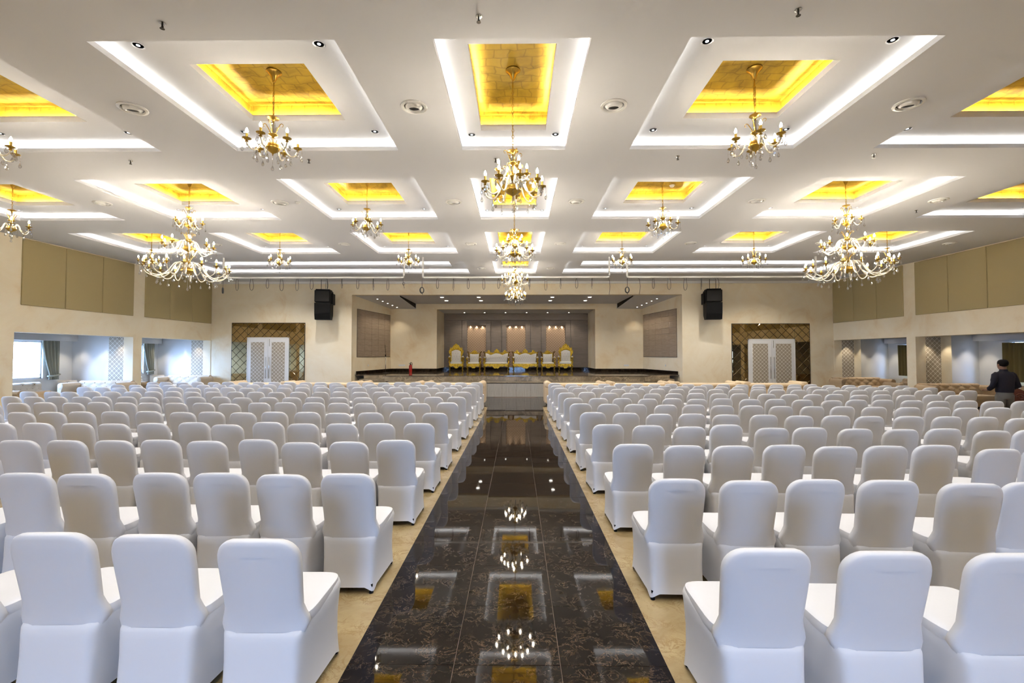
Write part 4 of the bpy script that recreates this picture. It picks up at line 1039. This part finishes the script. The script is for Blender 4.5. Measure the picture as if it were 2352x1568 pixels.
for x, y, hx, hy, (gx, gy), gold, ri, ci in coffers:
    if ri < 4:
        pts = [(-1.02, -1.0), (1.02, -1.0), (-1.02, 1.0), (1.02, 1.0)] if ci != 3 else [(-0.66, -1.12), (0.66, -1.12), (-0.66, 1.12), (0.66, 1.12)]
    else:
        pts = [(-0.66, -1.05), (0.66, -1.05), (-0.66, 1.05), (0.66, 1.05)] if ci == 3 else [(-3.6, 0.9), (-1.2, 0.9), (1.2, 0.9), (3.6, 0.9), (-3.6, -0.9), (-1.2, -0.9), (1.2, -0.9), (3.6, -0.9)]  # near-edge lamps of the wide coffers are added to brighten the walls
    for k, (ax, ay) in enumerate(pts):
        if ri == 0 or (ri == 1 and ci in (0, 6)):                              # bare out-of-view lamps; those above and behind the camera added for light
            link('coffer_lamp', dspot, None, (x + ax, y + ay, Z1 - 0.03)); continue
        where = cnr[k] + ' corner' if ri < 4 or ci == 3 else ORD[k % 4] + (' along the far edge' if k < 4 else ' in added near row')
        t = thing('downlight', 'silver downlight, %s of the %s, %s' % (where, colname[ci] if ri < 4 or ci == 3 else ('wide coffer left of centre' if ci < 3 else 'wide coffer right of centre'), rowname[ri]), 'downlight', (x + ax, y + ay, Z1), 0, 'silver downlights in the coffers')
        link('reflector', dl_refl, t); link('lens', dl_cool, t, (0, 0, -0.004))
        link('coffer_lamp', wash if (ri == 4 and ci != 3 and k < 4) else dspot, t, (0, 0, -0.03))

# ------------------------------------------------------------------ white pipe rails with cable loops
DP = 15.4; kp = 1045 / DP
PX = lambda p: (p - 1187) / kp
zrail = CAM_H + (813 - 636) / kp
rails = [(506, 926, 'left'), (970, 1400, 'centre'), (1441, 1872, 'right')]
for a, b, nm in rails:
    t = thing('pipe_rail', 'white hanging pipe rail below the ceiling, %s of three' % {'left': 'nearest the left wall', 'centre': 'middle', 'right': 'nearest the right wall'}[nm], 'pipe rail', ((PX(a) + PX(b)) / 2, DP, 0), 0, 'white pipe rails before the stage')
    L = (PX(b) - PX(a)) / 2; r = 0.032
    link('crossbar', MB().tube([(-L + 0.05, 0, zrail), (L - 0.05, 0, zrail)], r, 10).mesh('crossbar', M['white'], True), t)
    for s_ in (-1, 1):
        link('hanger', MB().tube([(s_ * L, 0, ZC), (s_ * L, 0, zrail + 0.06), (s_ * (L - 0.012), 0, zrail + 0.02), (s_ * (L - 0.05), 0, zrail)], r, 10).mesh('hanger', M['white'], True), t)
loops = [(505, 't'), (538, 'l'), (572, 'o'), (609, 'l'), (642, 'o'), (678, 'o'), (712, 'o'), (747, 'l'), (782, 's'), (819, 'l'), (855, 's'), (889, 'l'), (924, 'k'), (968, 'c'), (1004, 'l'), (1041, 's'), (1075, 'l'), (1111, 'l'), (1145, 'l'),
         (1217, 's'), (1254, 'l'), (1288, 's'), (1325, 'l'), (1360, 's'), (1398, 'w'), (1441, 'c'), (1467, 'w'), (1501, 'l'), (1537, 'o'), (1574, 'o'), (1611, 's'), (1648, 'h')]
lr = random.Random(5)
for k, (x, ty) in enumerate(loops):
    X = PX(x); z0 = zrail - 0.034
    mb = MB(); H = lr.uniform(0.33, 0.42)
    if ty in 'lo':
        w = 0.05 if ty == 'l' else 0.07; tw = 0.012 if ty == 'l' else 0.03
        pts = [(-tw, 0, 0)] + [(w * sin(a) * (0.55 + 0.45 * (1 - cos(a)) / 2), 0.01 * sin(a), -H / 2 + H / 2 * cos(a)) for a in [-(2 * pi * i / 20) for i in range(2, 19)]] + [(tw, 0, 0)]
        mb.tube(pts, 0.007, 5)
    elif ty in 's':
        mb.tube([(0, 0, 0), (-0.01, 0, -0.1), (-0.015, 0.01, -H * 0.8), (0, 0.015, -H), (0.02, 0.01, -H * 0.7), (0.012, 0, -0.15), (0.006, 0, 0)], 0.007, 5)
    elif ty in 'wh':
        Hh = 0.55 if ty == 'w' else 0.36
        mb.tube([(0, 0, 0), (0.04, 0, -0.08), (0.055, 0, -Hh * 0.5), (0.045, 0, -Hh * 0.8), (0.02, 0, -Hh)], 0.007, 5)
    elif ty == 'k':
        mb.tube([(0, 0, 0), (0.01, 0, -0.1)] + [(0.03 + 0.04 * cos(a), 0, -0.18 + 0.05 * sin(a)) for a in [2.4 - 2 * pi * i / 12 for i in range(13)]] + [(0.03, 0, -0.26), (0.06, 0, -0.34)], 0.007, 5)
    elif ty == 'c':
        mb.tube([(0, 0, 0), (0, 0, -0.30)], 0.008, 5)
        for q in range(4): mb.tube([((0.05 + 0.008 * q) * cos(a), 0.01 * q - 0.015, -0.40 + (0.09 + 0.006 * q) * sin(a)) for a in [2 * pi * i / 16 for i in range(16)]], 0.008, 5, True)
        mb.tube([(0, 0, -0.49), (0.02, 0, -0.56)], 0.008, 5)
    else:
        mb.tube([(0, 0, 0), (0.0, 0, -0.30)], 0.007, 5); mb.sbox((0.0, 0, -0.40), (0.03, 0.03, 0.11), 0.6, 10, 6)
    lab = {'l': 'narrow black cable loop', 'o': 'wide open black cable loop', 's': 'doubled black cable end', 'w': 'long loose black cable', 'h': 'curved black cable', 'k': 'knotted black cable', 'c': 'coiled black cable bundle', 't': 'black cable tassel'}[ty]
    o = link('cable_loop', mb.mesh('cable_loop', M['cable'], True, 60), None, (X, DP, z0), (0, 0, lr.uniform(-0.5, 0.5)))
    tag(o, '%s hanging from the white rail, %s from the left' % (lab, ORD[k]), 'cable', 'black cables on the pipe rails')

# ------------------------------------------------------------------ line-array speakers
def speaker(label, x, s_):
    t = thing('loudspeaker', label, 'speaker', (x, 20.0, 0), radians(9) * -s_, 'hanging loudspeakers')
    k = 1045 / 20.0; zz = lambda y: CAM_H + (813 - y) / k
    zt, zm, zb = zz(667), zz(695), zz(734)
    def cab(z0, z1, yb0, yf0, yb1, yf1):
        # side profile: prism along x
        return MB().prism([(yf0, z0), (yb0, z0), (yb1, z1), (yf1, z1)], -0.33, 0.33, 'yz')
    link('top_cabinet', MB().cham(-0.33, 0.33, -0.30, 0.30, zm + 0.01, zt, 0.02).mesh('top_cabinet', M['black']), t)
    link('bottom_cabinet', MB().prism([(-0.30, zm - 0.01), (0.30, zm - 0.01), (0.26, zb + 0.2), (0.10, zb), (-0.22, zb), (-0.28, zb + 0.25)], -0.33, 0.33, 'yz').mesh('bottom_cabinet', M['black']), t)
    link('side_plate', MB().cham(-s_ * 0.33 - 0.05, -s_ * 0.33 + 0.05, -0.05, 0.42, zm - 0.05, zt - 0.1, 0.01).mesh('side_plate', M['black']), t)
    link('grille', MB().cham(-0.30, 0.30, -0.315, -0.29, zm + 0.04, zt - 0.03, 0.006).mesh('grille', M['grille']), t)
    link('rigging_frame', MB().box(-0.29, 0.29, -0.25, 0.25, zt, zt + 0.05).mesh('rigging_frame', M['black']), t)
    for dx in (-0.12, 0.14): link('chain', MB().tube([(dx, 0, zt + 0.04), (dx, 0.0, ZC)], 0.012, 5).mesh('chain', M['dark_metal']), t)
speaker('black hanging loudspeaker over the mirrored door near the microphone stand', (741 - 1187) * 20.0 / 1045, -1)
speaker('black hanging loudspeaker over the mirrored door on the darker lounge side', (1636 - 1187) * 20.0 / 1045, 1)

# ------------------------------------------------------------------ gilt stage seats
def crest_outline(w, z0, ztop, kind):
    P = []
    n = 40
    for i in range(n + 1):
        u = -1 + 2 * i / n; x = u * w / 2
        if kind == 'throne': h = (1 - abs(u) ** 2.6) * 0.62 + 0.38 * max(0, 1 - (abs(u) / 0.45) ** 2) + 0.05 * cos(u * 17)
        elif kind == 'sofa': h = 0.95 * math.exp(-(u / 0.16) ** 2) + 0.60 * math.exp(-((abs(u) - 0.70) / 0.15) ** 2) + 0.22 + 0.05 * cos(u * 40)
        else: h = 0.85 * math.exp(-(u / 0.42) ** 2) + 0.12 + 0.05 * cos(u * 24)
        P.append((x, z0 + (ztop - z0) * min(1, max(0.0, h))))
    return P
def spiral(cx, cz, r, turns, dirn, y, a0=0.0):
    return [(cx + r * (1 - 0.75 * t) * cos(a0 + dirn * turns * 2 * pi * t), y, cz + r * (1 - 0.75 * t) * sin(a0 + dirn * turns * 2 * pi * t)) for t in [i / 18 for i in range(19)]]
btg_me = MB().sbox((0, 0, 0), (0.013, 0.009, 0.013), 1.0, 8, 4).mesh('button', M['button_gold'], True)
def gilt_seat(label, kind, x, group=None):
    W, Zs, Zb, Zt = {'throne': (0.74, 0.50, 1.20, 1.56), 'chair': (0.72, 0.46, 0.98, 1.19), 'sofa': (1.37, 0.46, 0.98, 1.25)}[kind]
    nm = {'throne': 'gilt_throne', 'chair': 'gilt_armchair', 'sofa': 'gilt_settee'}[kind]
    t = thing(nm, label, {'throne': 'throne', 'chair': 'armchair', 'sofa': 'settee'}[kind], (x, 26.35, Z_ST), 0, group)
    h = W / 2
    # legs
    for sx in (-1, 1):
        for sy, yy in ((-1, -0.30), (1, 0.28)):
            link('leg', MB().tube([(sx * (h - 0.03), yy, 0.36), (sx * (h + 0.02), yy + sy * 0.03, 0.28), (sx * (h - 0.01), yy, 0.14), (sx * (h - 0.02), yy, 0.05), (sx * (h + 0.02), yy + sy * 0.03, 0.012)], [0.05, 0.055, 0.032, 0.025, 0.035], 8).mesh('leg', M['gilt'] if sy < 0 else M['gilt_dark'], True), t)
    # apron with carved drop
    n = 30; top = [(-h - 0.02 + (W + 0.04) * i / n, 0.40) for i in range(n + 1)]
    bot = [(-h - 0.02 + (W + 0.04) * i / n, 0.29 - 0.14 * math.exp(-((i / n - 0.5) / 0.13) ** 2) - 0.06 * abs(sin(i / n * pi * (6 if kind == 'sofa' else 4)))) for i in range(n, -1, -1)]
    mb = MB().prism(top + bot, -0.345, -0.30, 'xz').box(-h, h, -0.30, 0.30, 0.33, 0.40)
    ap = link('apron', mb.mesh('apron', M['gilt']), t)
    link('carved_scroll', MB().tube(spiral(-0.07, 0.28, 0.065, 1.3, 1, -0.35), 0.012, 5).tube(spiral(0.07, 0.28, 0.065, 1.3, -1, -0.35, pi), 0.012, 5).mesh('carved_scroll', M['gilt'], True), ap)
    link('seat_cushion', MB().sbox((0, -0.03, Zs - 0.05), (h - 0.02, 0.31, 0.075), 0.3, 28, 8).mesh('seat_cushion', M['leather_white'], True), t)
    # upholstered back with shaped top
    bw = h - (0.10 if kind != 'sofa' else 0.06); nb = 24
    def ztop(u):
        if kind == 'sofa': return Zb - 0.10 * (1 - abs(cos(u * pi * 1.0))) + 0.02
        if kind == 'throne': return Zb - 0.10 * abs(u) ** 2
        return Zb - 0.03 * (1 - u * u)
    outl = [(-bw, Zs - 0.02), (bw, Zs - 0.02)] + [(bw * (1 - 2 * i / nb) * (1.0 if kind == 'throne' else 1.06), ztop(1 - 2 * i / nb)) for i in range(nb + 1)]
    ccx, ccz = 0, (Zs + Zb) / 2
    def rg(k, y): return [(ccx + (a - ccx) * k, y + 0.10 * (b - Zs), ccz + (b - ccz) * k) for a, b in outl]
    bk = link('backrest', MB().rings([rg(0.9, 0.145), rg(0.98, 0.16), rg(1.0, 0.19), rg(1.0, 0.24)]).mesh('backrest', M['leather_white'], True, 50), t)
    ncol = {'throne': 3, 'chair': 4, 'sofa': 9}[kind]
    for r in range(3):
        for i in range(ncol):
            xx = (i - (ncol - 1) / 2 + (0.25 if r % 2 else -0.25)) * (2 * bw * 0.86 / ncol); z = Zs + 0.16 + r * (Zb - Zs - 0.2) / 3.0
            link('button', btg_me, bk, (xx, 0.146 + 0.10 * (z - Zs) - 0.004, z))
    # gilt frame around the back
    fr = [(-bw - 0.03, 0.20 + 0.0, Zs - 0.06)] + [(a * 1.06, 0.215 + 0.10 * (b - Zs), b + 0.025) for a, b in outl[2:][::-1]] + [(bw + 0.03, 0.20, Zs - 0.06)]
    link('back_frame', MB().tube(fr, 0.035, 7).mesh('back_frame', M['gilt'] if kind != 'chair' else M['gilt'], True), t)
    # crest
    cw = {'throne': 0.86, 'chair': 0.56, 'sofa': 1.36}[kind]
    if kind == 'throne':
        up = crest_outline(cw, Zb - 0.05, Zt, 'throne')
        P = [(-0.34, 0.86), (-0.40, 0.98), (-0.43, 1.10)] + up + [(0.43, 1.10), (0.40, 0.98), (0.34, 0.86)] + [(bw * (1 - 2 * i / 16), Zb - 0.12 * abs(1 - 2 * i / 16) ** 2 - (0.22 if i in (0, 16) else 0)) for i in range(17)]
    else:
        up = crest_outline(cw, Zb - 0.02, Zt, kind); P = up + [(cw / 2, Zb - 0.07), (-cw / 2, Zb - 0.07)] if kind == 'chair' else up + [(cw / 2 * (1 - 2 * i / 20), ztop(1 - 2 * i / 20) - 0.02) for i in range(21)]
    yc = 0.20 + 0.10 * (Zb - Zs)
    cr = link('crest', MB().prism(P, yc, yc + 0.06, 'xz').mesh('crest', M['gilt']), t)
    sc_ = MB()
    if kind == 'throne': S = [(-0.30, 1.28, 0.07, 1), (0.30, 1.28, 0.07, -1), (-0.15, 1.38, 0.07, -1), (0.15, 1.38, 0.07, 1), (0, 1.47, 0.06, 1), (-0.37, 1.12, 0.05, 1), (0.37, 1.12, 0.05, -1), (-0.36, 0.98, 0.04, -1), (0.36, 0.98, 0.04, 1)]
    elif kind == 'sofa': S = [(-0.48, 1.07, 0.07, 1), (0.48, 1.07, 0.07, -1), (-0.09, 1.10, 0.06, 1), (0.09, 1.10, 0.06, -1), (-0.30, 1.0, 0.05, -1), (0.30, 1.0, 0.05, 1), (-0.62, 1.02, 0.05, 1), (0.62, 1.02, 0.05, -1), (0, 1.18, 0.035, 1)]
    else: S = [(-0.09, 1.07, 0.06, 1), (0.09, 1.07, 0.06, -1), (0, 1.13, 0.04, 1), (-0.2, 1.01, 0.04, -1), (0.2, 1.01, 0.04, 1)]
    for (a, b, r, d) in S: sc_.tube(spiral(a, b, r, 1.4, d, yc - 0.012, pi / 2), [0.018 * (1 - 0.5 * i / 18) for i in range(19)], 5)
    link('carved_scroll', sc_.mesh('carved_scroll', M['gilt'], True), cr)
    # side posts curling outward (armchair, settee)
    if kind != 'throne':
        for sx in (-1, 1):
            link('side_post', MB().tube([(sx * (bw + 0.02), 0.21, Zs), (sx * (bw + 0.045), 0.24, 0.75), (sx * (bw + 0.06), 0.26, 0.95), (sx * (bw + 0.10), 0.27, 1.06), (sx * (bw + 0.15), 0.27, 1.09), (sx * (bw + 0.17), 0.27, 1.05)], [0.04, 0.04, 0.045, 0.045, 0.04, 0.03], 7).mesh('side_post', M['gilt_dark'], True), t)
    # arms
    az = Zs + 0.26
    for sx in (-1, 1):
        ar = link('arm', MB().tube([(sx * (h - 0.06), 0.20, az + 0.02), (sx * (h - 0.01), 0.0, az + 0.03), (sx * (h + 0.03), -0.22, az), (sx * (h + 0.04), -0.30, az - 0.03), (sx * (h + 0.03), -0.27, az - 0.08), (sx * (h + 0.0), -0.22, az - 0.14), (sx * (h + 0.03), -0.27, az - 0.24), (sx * (h - 0.01), -0.30, az - 0.38)], [0.03, 0.035, 0.045, 0.05, 0.045, 0.04, 0.05, 0.04], 8).mesh('arm', M['gilt'], True), t)
        link('arm_pad', MB().sbox((sx * (h + 0.01), -0.10, az + 0.045), (0.05, 0.16, 0.04), 0.6, 14, 8).mesh('arm_pad', M['leather_white'], True), ar)
    return t
sxp = lambda p: (p - 1187) * 26.2 / 1045
xc = lambda a, b: sxp(1000 + (a + b) / 2 / 6.918)
gilt_seat('tall gilt throne with white buttoned back at the microphone-stand end of the row', 'throne', xc(190, 460), 'gilt stage seats').rotation_euler = (0, 0, radians(8))
gilt_seat('gilt white armchair between the throne and settee, microphone-stand side', 'chair', xc(485, 735), 'gilt stage seats')
gilt_seat('gilt two-seat settee left of the stage centre', 'sofa', xc(745, 1195), 'gilt stage seats')
gilt_seat('gilt two-seat settee right of the stage centre', 'sofa', xc(1205, 1655), 'gilt stage seats')
gilt_seat('gilt white armchair between the settee and throne at the far end', 'chair', xc(1665, 1915), 'gilt stage seats')
gilt_seat('tall gilt throne with white buttoned back at the opposite end of the row', 'throne', xc(1945, 2200), 'gilt stage seats').rotation_euler = (0, 0, radians(-8))

# ------------------------------------------------------------------ stage oddments
t = thing('microphone_stand', 'slim microphone stand with raised boom on the stage', 'mic stand', (-6.62, 22.9, Z_ST))
link('base', MB().lathe([(0.15, 0.0), (0.15, 0.015), (0.03, 0.03), (0.012, 0.04)], 18).mesh('base', M['black'], True), t)
link('pole', MB().tube([(0, 0, 0.03), (0, 0, 0.88)], 0.016, 8).mesh('pole', M['chrome'], True), t)
link('clutch', MB().lathe([(0.024, 0.85), (0.026, 0.87), (0.024, 0.93)], 10).mesh('clutch', M['black'], True), t)
link('boom', MB().tube([(0.02, 0, 0.80), (0.01, 0, 0.92), (-0.03, 0, 1.42)], 0.010, 6).mesh('boom', M['dark_metal'], True), t)
t = thing('fire_extinguisher', 'red fire extinguisher with black hose standing on the stage', 'extinguisher', (-5.68, 24.3, Z_ST))
link('cylinder', MB().lathe([(0.07, 0.0), (0.085, 0.02), (0.085, 0.30), (0.06, 0.36), (0.03, 0.39)], 16).mesh('cylinder', M['red'], True), t)
link('valve', MB().box(-0.03, 0.03, -0.03, 0.03, 0.39, 0.44).box(-0.09, 0.02, -0.012, 0.012, 0.45, 0.47).mesh('valve', M['dark_metal']), t)
link('hose', MB().tube([(0.03 + 0.06 * cos(a), -0.02, 0.42 + 0.09 * sin(a)) for a in [pi + 2 * pi * i / 18 * 0.95 for i in range(18)]] + [(0.0, -0.09, 0.25)], 0.013, 6).mesh('hose', M['black'], True), t)
def socket(lab, loc, n, rz=0):
    t = thing('wall_socket', lab, 'socket', loc, rz, 'white wall sockets on the stage')
    link('plate', MB().cham(-0.045 * n, 0.045 * n, -0.012, 0, -0.045, 0.045, 0.004).mesh('plate', M['socket']), t)
    for k in range(n): link('switch', MB().box(-0.045 * n + 0.09 * k + 0.02, -0.045 * n + 0.09 * k + 0.07, -0.016, -0.01, -0.025, 0.025).mesh('switch', M['white_gloss']), t)
socket('white multi-socket plate on the stage wall beside the extinguisher', (-6.27, Y_RW, 1.24), 4)
socket('white multi-socket plate on the stage wall at the empty end', (5.95, Y_RW, 1.24), 3)
socket('single white socket below the tile panel by the microphone stand', (-7.27, 22.2, 1.30), 1, radians(81.5))
socket('single white socket below the tile panel at the empty stage end', (7.23, 22.2, 1.30), 1, radians(-81.5))

# ------------------------------------------------------------------ the man
def ell(c, rx, ry, n=18, e=0.9, tilt=0.0):
    R = []
    for i in range(n):
        a = 2 * pi * i / n; x = rx * math.copysign(abs(cos(a)) ** e, cos(a)); y = ry * math.copysign(abs(sin(a)) ** e, sin(a))
        R.append((c[0] + x, c[1] + y + tilt * x, c[2]))
    return R
man = thing('person', 'man in dark shirt and grey trousers standing with his back turned', 'person', (11.05, 10.45, 0), radians(-6)); man.scale = (0.90, 0.92, 1.0)
# continuous body: skin modifier over a posed skeleton
J = {'pelvis': (0, 0, 0.95), 'belly': (0, -0.01, 1.12), 'chest': (0, -0.01, 1.30), 'neck0': (0, 0.0, 1.44), 'neck1': (0, 0.02, 1.50), 'head': (-0.01, 0.03, 1.60), 'crown': (-0.01, 0.03, 1.67),
     'ls': (-0.185, 0, 1.385), 'le': (-0.29, -0.03, 1.12), 'lw': (-0.22, 0.20, 1.02), 'lh': (-0.18, 0.27, 1.02),
     'rs': (0.185, 0, 1.385), 're': (0.30, -0.01, 1.13), 'rw': (0.26, 0.22, 1.04), 'rh': (0.24, 0.29, 1.04),
     'lhip': (-0.095, 0, 0.90), 'lk': (-0.10, 0.02, 0.49), 'la': (-0.10, -0.01, 0.09), 'lt': (-0.11, 0.13, 0.035),
     'rhip': (0.095, 0, 0.90), 'rk': (0.12, 0.05, 0.50), 'ra': (0.13, 0.03, 0.09), 'rt': (0.15, 0.17, 0.035)}
Rr = {'pelvis': (0.14, 0.10), 'belly': (0.14, 0.095), 'chest': (0.16, 0.105), 'neck0': (0.065, 0.06), 'neck1': (0.055, 0.055), 'head': (0.078, 0.095), 'crown': (0.055, 0.065),
      'ls': (0.06, 0.06), 'le': (0.042, 0.042), 'lw': (0.028, 0.026), 'lh': (0.036, 0.02), 'rs': (0.06, 0.06), 're': (0.042, 0.042), 'rw': (0.028, 0.026), 'rh': (0.036, 0.02),
      'lhip': (0.085, 0.09), 'lk': (0.055, 0.058), 'la': (0.038, 0.042), 'lt': (0.04, 0.03), 'rhip': (0.085, 0.09), 'rk': (0.055, 0.058), 'ra': (0.038, 0.042), 'rt': (0.04, 0.03)}
E = [('pelvis', 'belly'), ('belly', 'chest'), ('chest', 'neck0'), ('neck0', 'neck1'), ('neck1', 'head'), ('head', 'crown'), ('chest', 'ls'), ('ls', 'le'), ('le', 'lw'), ('lw', 'lh'), ('chest', 'rs'), ('rs', 're'), ('re', 'rw'), ('rw', 'rh'),
     ('pelvis', 'lhip'), ('lhip', 'lk'), ('lk', 'la'), ('la', 'lt'), ('pelvis', 'rhip'), ('rhip', 'rk'), ('rk', 'ra'), ('ra', 'rt')]
# fingers
for sd, hx in (('l', -1), ('r', 1)):
    hb = Vector(J[sd + 'h'])
    for q, (dx, L) in enumerate(((-0.03, 0.075), (-0.010, 0.085), (0.010, 0.08), (0.030, 0.06))):
        a, b = sd + 'f%d' % q, sd + 'g%d' % q
        J[a] = tuple(hb + Vector((dx, 0.05, 0.005))); J[b] = tuple(hb + Vector((dx * 1.1, 0.05 + L * 0.6, -0.03)))
        Rr[a] = (0.010, 0.010); Rr[b] = (0.008, 0.008); E += [(sd + 'h', a), (a, b)]
    J[sd + 'th'] = tuple(hb + Vector((-hx * 0.045, 0.02, 0.02))); Rr[sd + 'th'] = (0.010, 0.010); E.append((sd + 'h', sd + 'th'))
names = list(J); ix_ = {n: i for i, n in enumerate(names)}
me = bpy.data.meshes.new('body'); me.from_pydata([J[n] for n in names], [(ix_[a], ix_[b]) for a, b in E], []); me.materials.append(M['skin'])
body = link('body', me, man)
sk = body.modifiers.new('skin', 'SKIN'); sk.use_smooth_shade = True
if not me.skin_vertices: me.skin_vertices.new()
sv = me.skin_vertices[0].data
for n in names: sv[ix_[n]].radius = Rr[n]
sv[ix_['pelvis']].use_root = True
body.modifiers.new('subdiv', 'SUBSURF').levels = 1; body.modifiers['subdiv'].render_levels = 1
# shirt: torso loft with two sleeves
sh = MB().rings([ell((0, 0.0, 0.985), 0.178, 0.125), ell((0, 0, 1.03), 0.186, 0.128), ell((0, -0.005, 1.12), 0.186, 0.126), ell((0, -0.01, 1.22), 0.198, 0.128), ell((0, -0.012, 1.32), 0.215, 0.128), ell((0, -0.008, 1.385), 0.222, 0.112), ell((0, 0.0, 1.43), 0.165, 0.09), ell((0, 0.01, 1.465), 0.085, 0.072), ell((0, 0.015, 1.49), 0.072, 0.07)])
for sd, s_ in (('l', -1), ('r', 1)):
    P = [Vector(J[sd + k]) for k in 'sew']
    pts = [P[0] + Vector((-s_ * 0.03, 0, 0.0)), P[0] + Vector((s_ * 0.015, 0, -0.03)), P[0].lerp(P[1], 0.5) + Vector((s_ * 0.008, 0, 0)), P[1], P[1].lerp(P[2], 0.35), P[1].lerp(P[2], 0.62)]
    sh.tube(pts, [0.075, 0.078, 0.066, 0.062, 0.054, 0.052], 14)
link('shirt', sh.mesh('shirt', M['shirt'], True, 70), man)
link('collar', MB().rings([ell((0, 0.012, 1.47), 0.078, 0.074), ell((0, 0.016, 1.505), 0.072, 0.068)], False).mesh('collar', M['shirt'], True), man)
tr = MB().rings([ell((0, 0.0, 0.84), 0.172, 0.125), ell((0, -0.008, 0.90), 0.176, 0.135), ell((0, 0, 0.97), 0.166, 0.12), ell((0, 0, 1.01), 0.163, 0.115)])
for sd in 'lr':
    P = [Vector(J[sd + k]) for k in ('hip', 'k', 'a')]
    tr.tube([P[0] + Vector((0, 0, 0.03)), P[0].lerp(P[1], 0.3), P[0].lerp(P[1], 0.65), P[1], P[1].lerp(P[2], 0.5), P[2] + Vector((0, 0, 0.0))], [0.098, 0.098, 0.084, 0.074, 0.068, 0.066], 16)
link('trousers', tr.mesh('trousers', M['jeans'], True, 70), man)
link('belt', MB().rings([ell((0, 0, 0.985), 0.170, 0.120), ell((0, 0, 1.015), 0.170, 0.120)], False).mesh('belt', M['black']), man)
hr = MB().sbox((-0.01, 0.012, 1.645), (0.092, 0.105, 0.085), 0.85, 20, 12)
link('hair', hr.mesh('hair', M['hair'], True), man)
link('face', MB().sbox((-0.01, 0.045, 1.60), (0.076, 0.085, 0.115), 0.9, 20, 12).sbox((-0.01, 0.135, 1.595), (0.014, 0.02, 0.022), 0.9, 8, 6).mesh('face', M['skin'], True), man)
for s_ in (-1, 1): link('ear', MB().sbox((-0.01 + s_ * 0.084, 0.03, 1.60), (0.012, 0.022, 0.032), 0.9, 10, 6).mesh('ear', M['skin'], True), man)
for sd in 'lr':
    a = Vector(J[sd + 'a']); link('shoe', MB().sbox((a.x, a.y + 0.06, 0.045), (0.048, 0.14, 0.045), 0.6, 18, 8).mesh('shoe', M['black'], True), man)

# dark red wooden chair beside the man
t = thing('wooden_chair', 'dark red carved wooden chair beside the standing man', 'chair', (11.66, 10.95, 0), radians(-20))
link('seat', MB().cham(-0.24, 0.24, -0.24, 0.24, 0.42, 0.47, 0.01).mesh('seat', M['red_wood']), t)
for sx in (-1, 1):
    for sy in (-1, 1): link('leg', MB().tube([(sx * 0.2, sy * 0.2, 0.43), (sx * 0.22, sy * 0.22, 0.0)], [0.03, 0.022], 8).mesh('leg', M['red_wood'], True), t)
br = MB().prism([(0.24 * cos(a), 0.80 + 0.26 * sin(a)) for a in [pi * i / 14 for i in range(15)]] + [(-0.20, 0.47), (0.20, 0.47)], -0.25, -0.21, 'xz')
b_ = link('backrest', br.mesh('backrest', M['red_wood']), t)
link('carving', MB().tube(spiral(-0.09, 0.86, 0.08, 1.5, 1, -0.255), 0.015, 5).tube(spiral(0.09, 0.86, 0.08, 1.5, -1, -0.255, pi), 0.015, 5).tube([(0.05 * cos(a), -0.255, 0.68 + 0.07 * sin(a)) for a in [2 * pi * i / 14 for i in range(14)]], 0.014, 5, True).mesh('carving', M['red_wood'], True), b_)
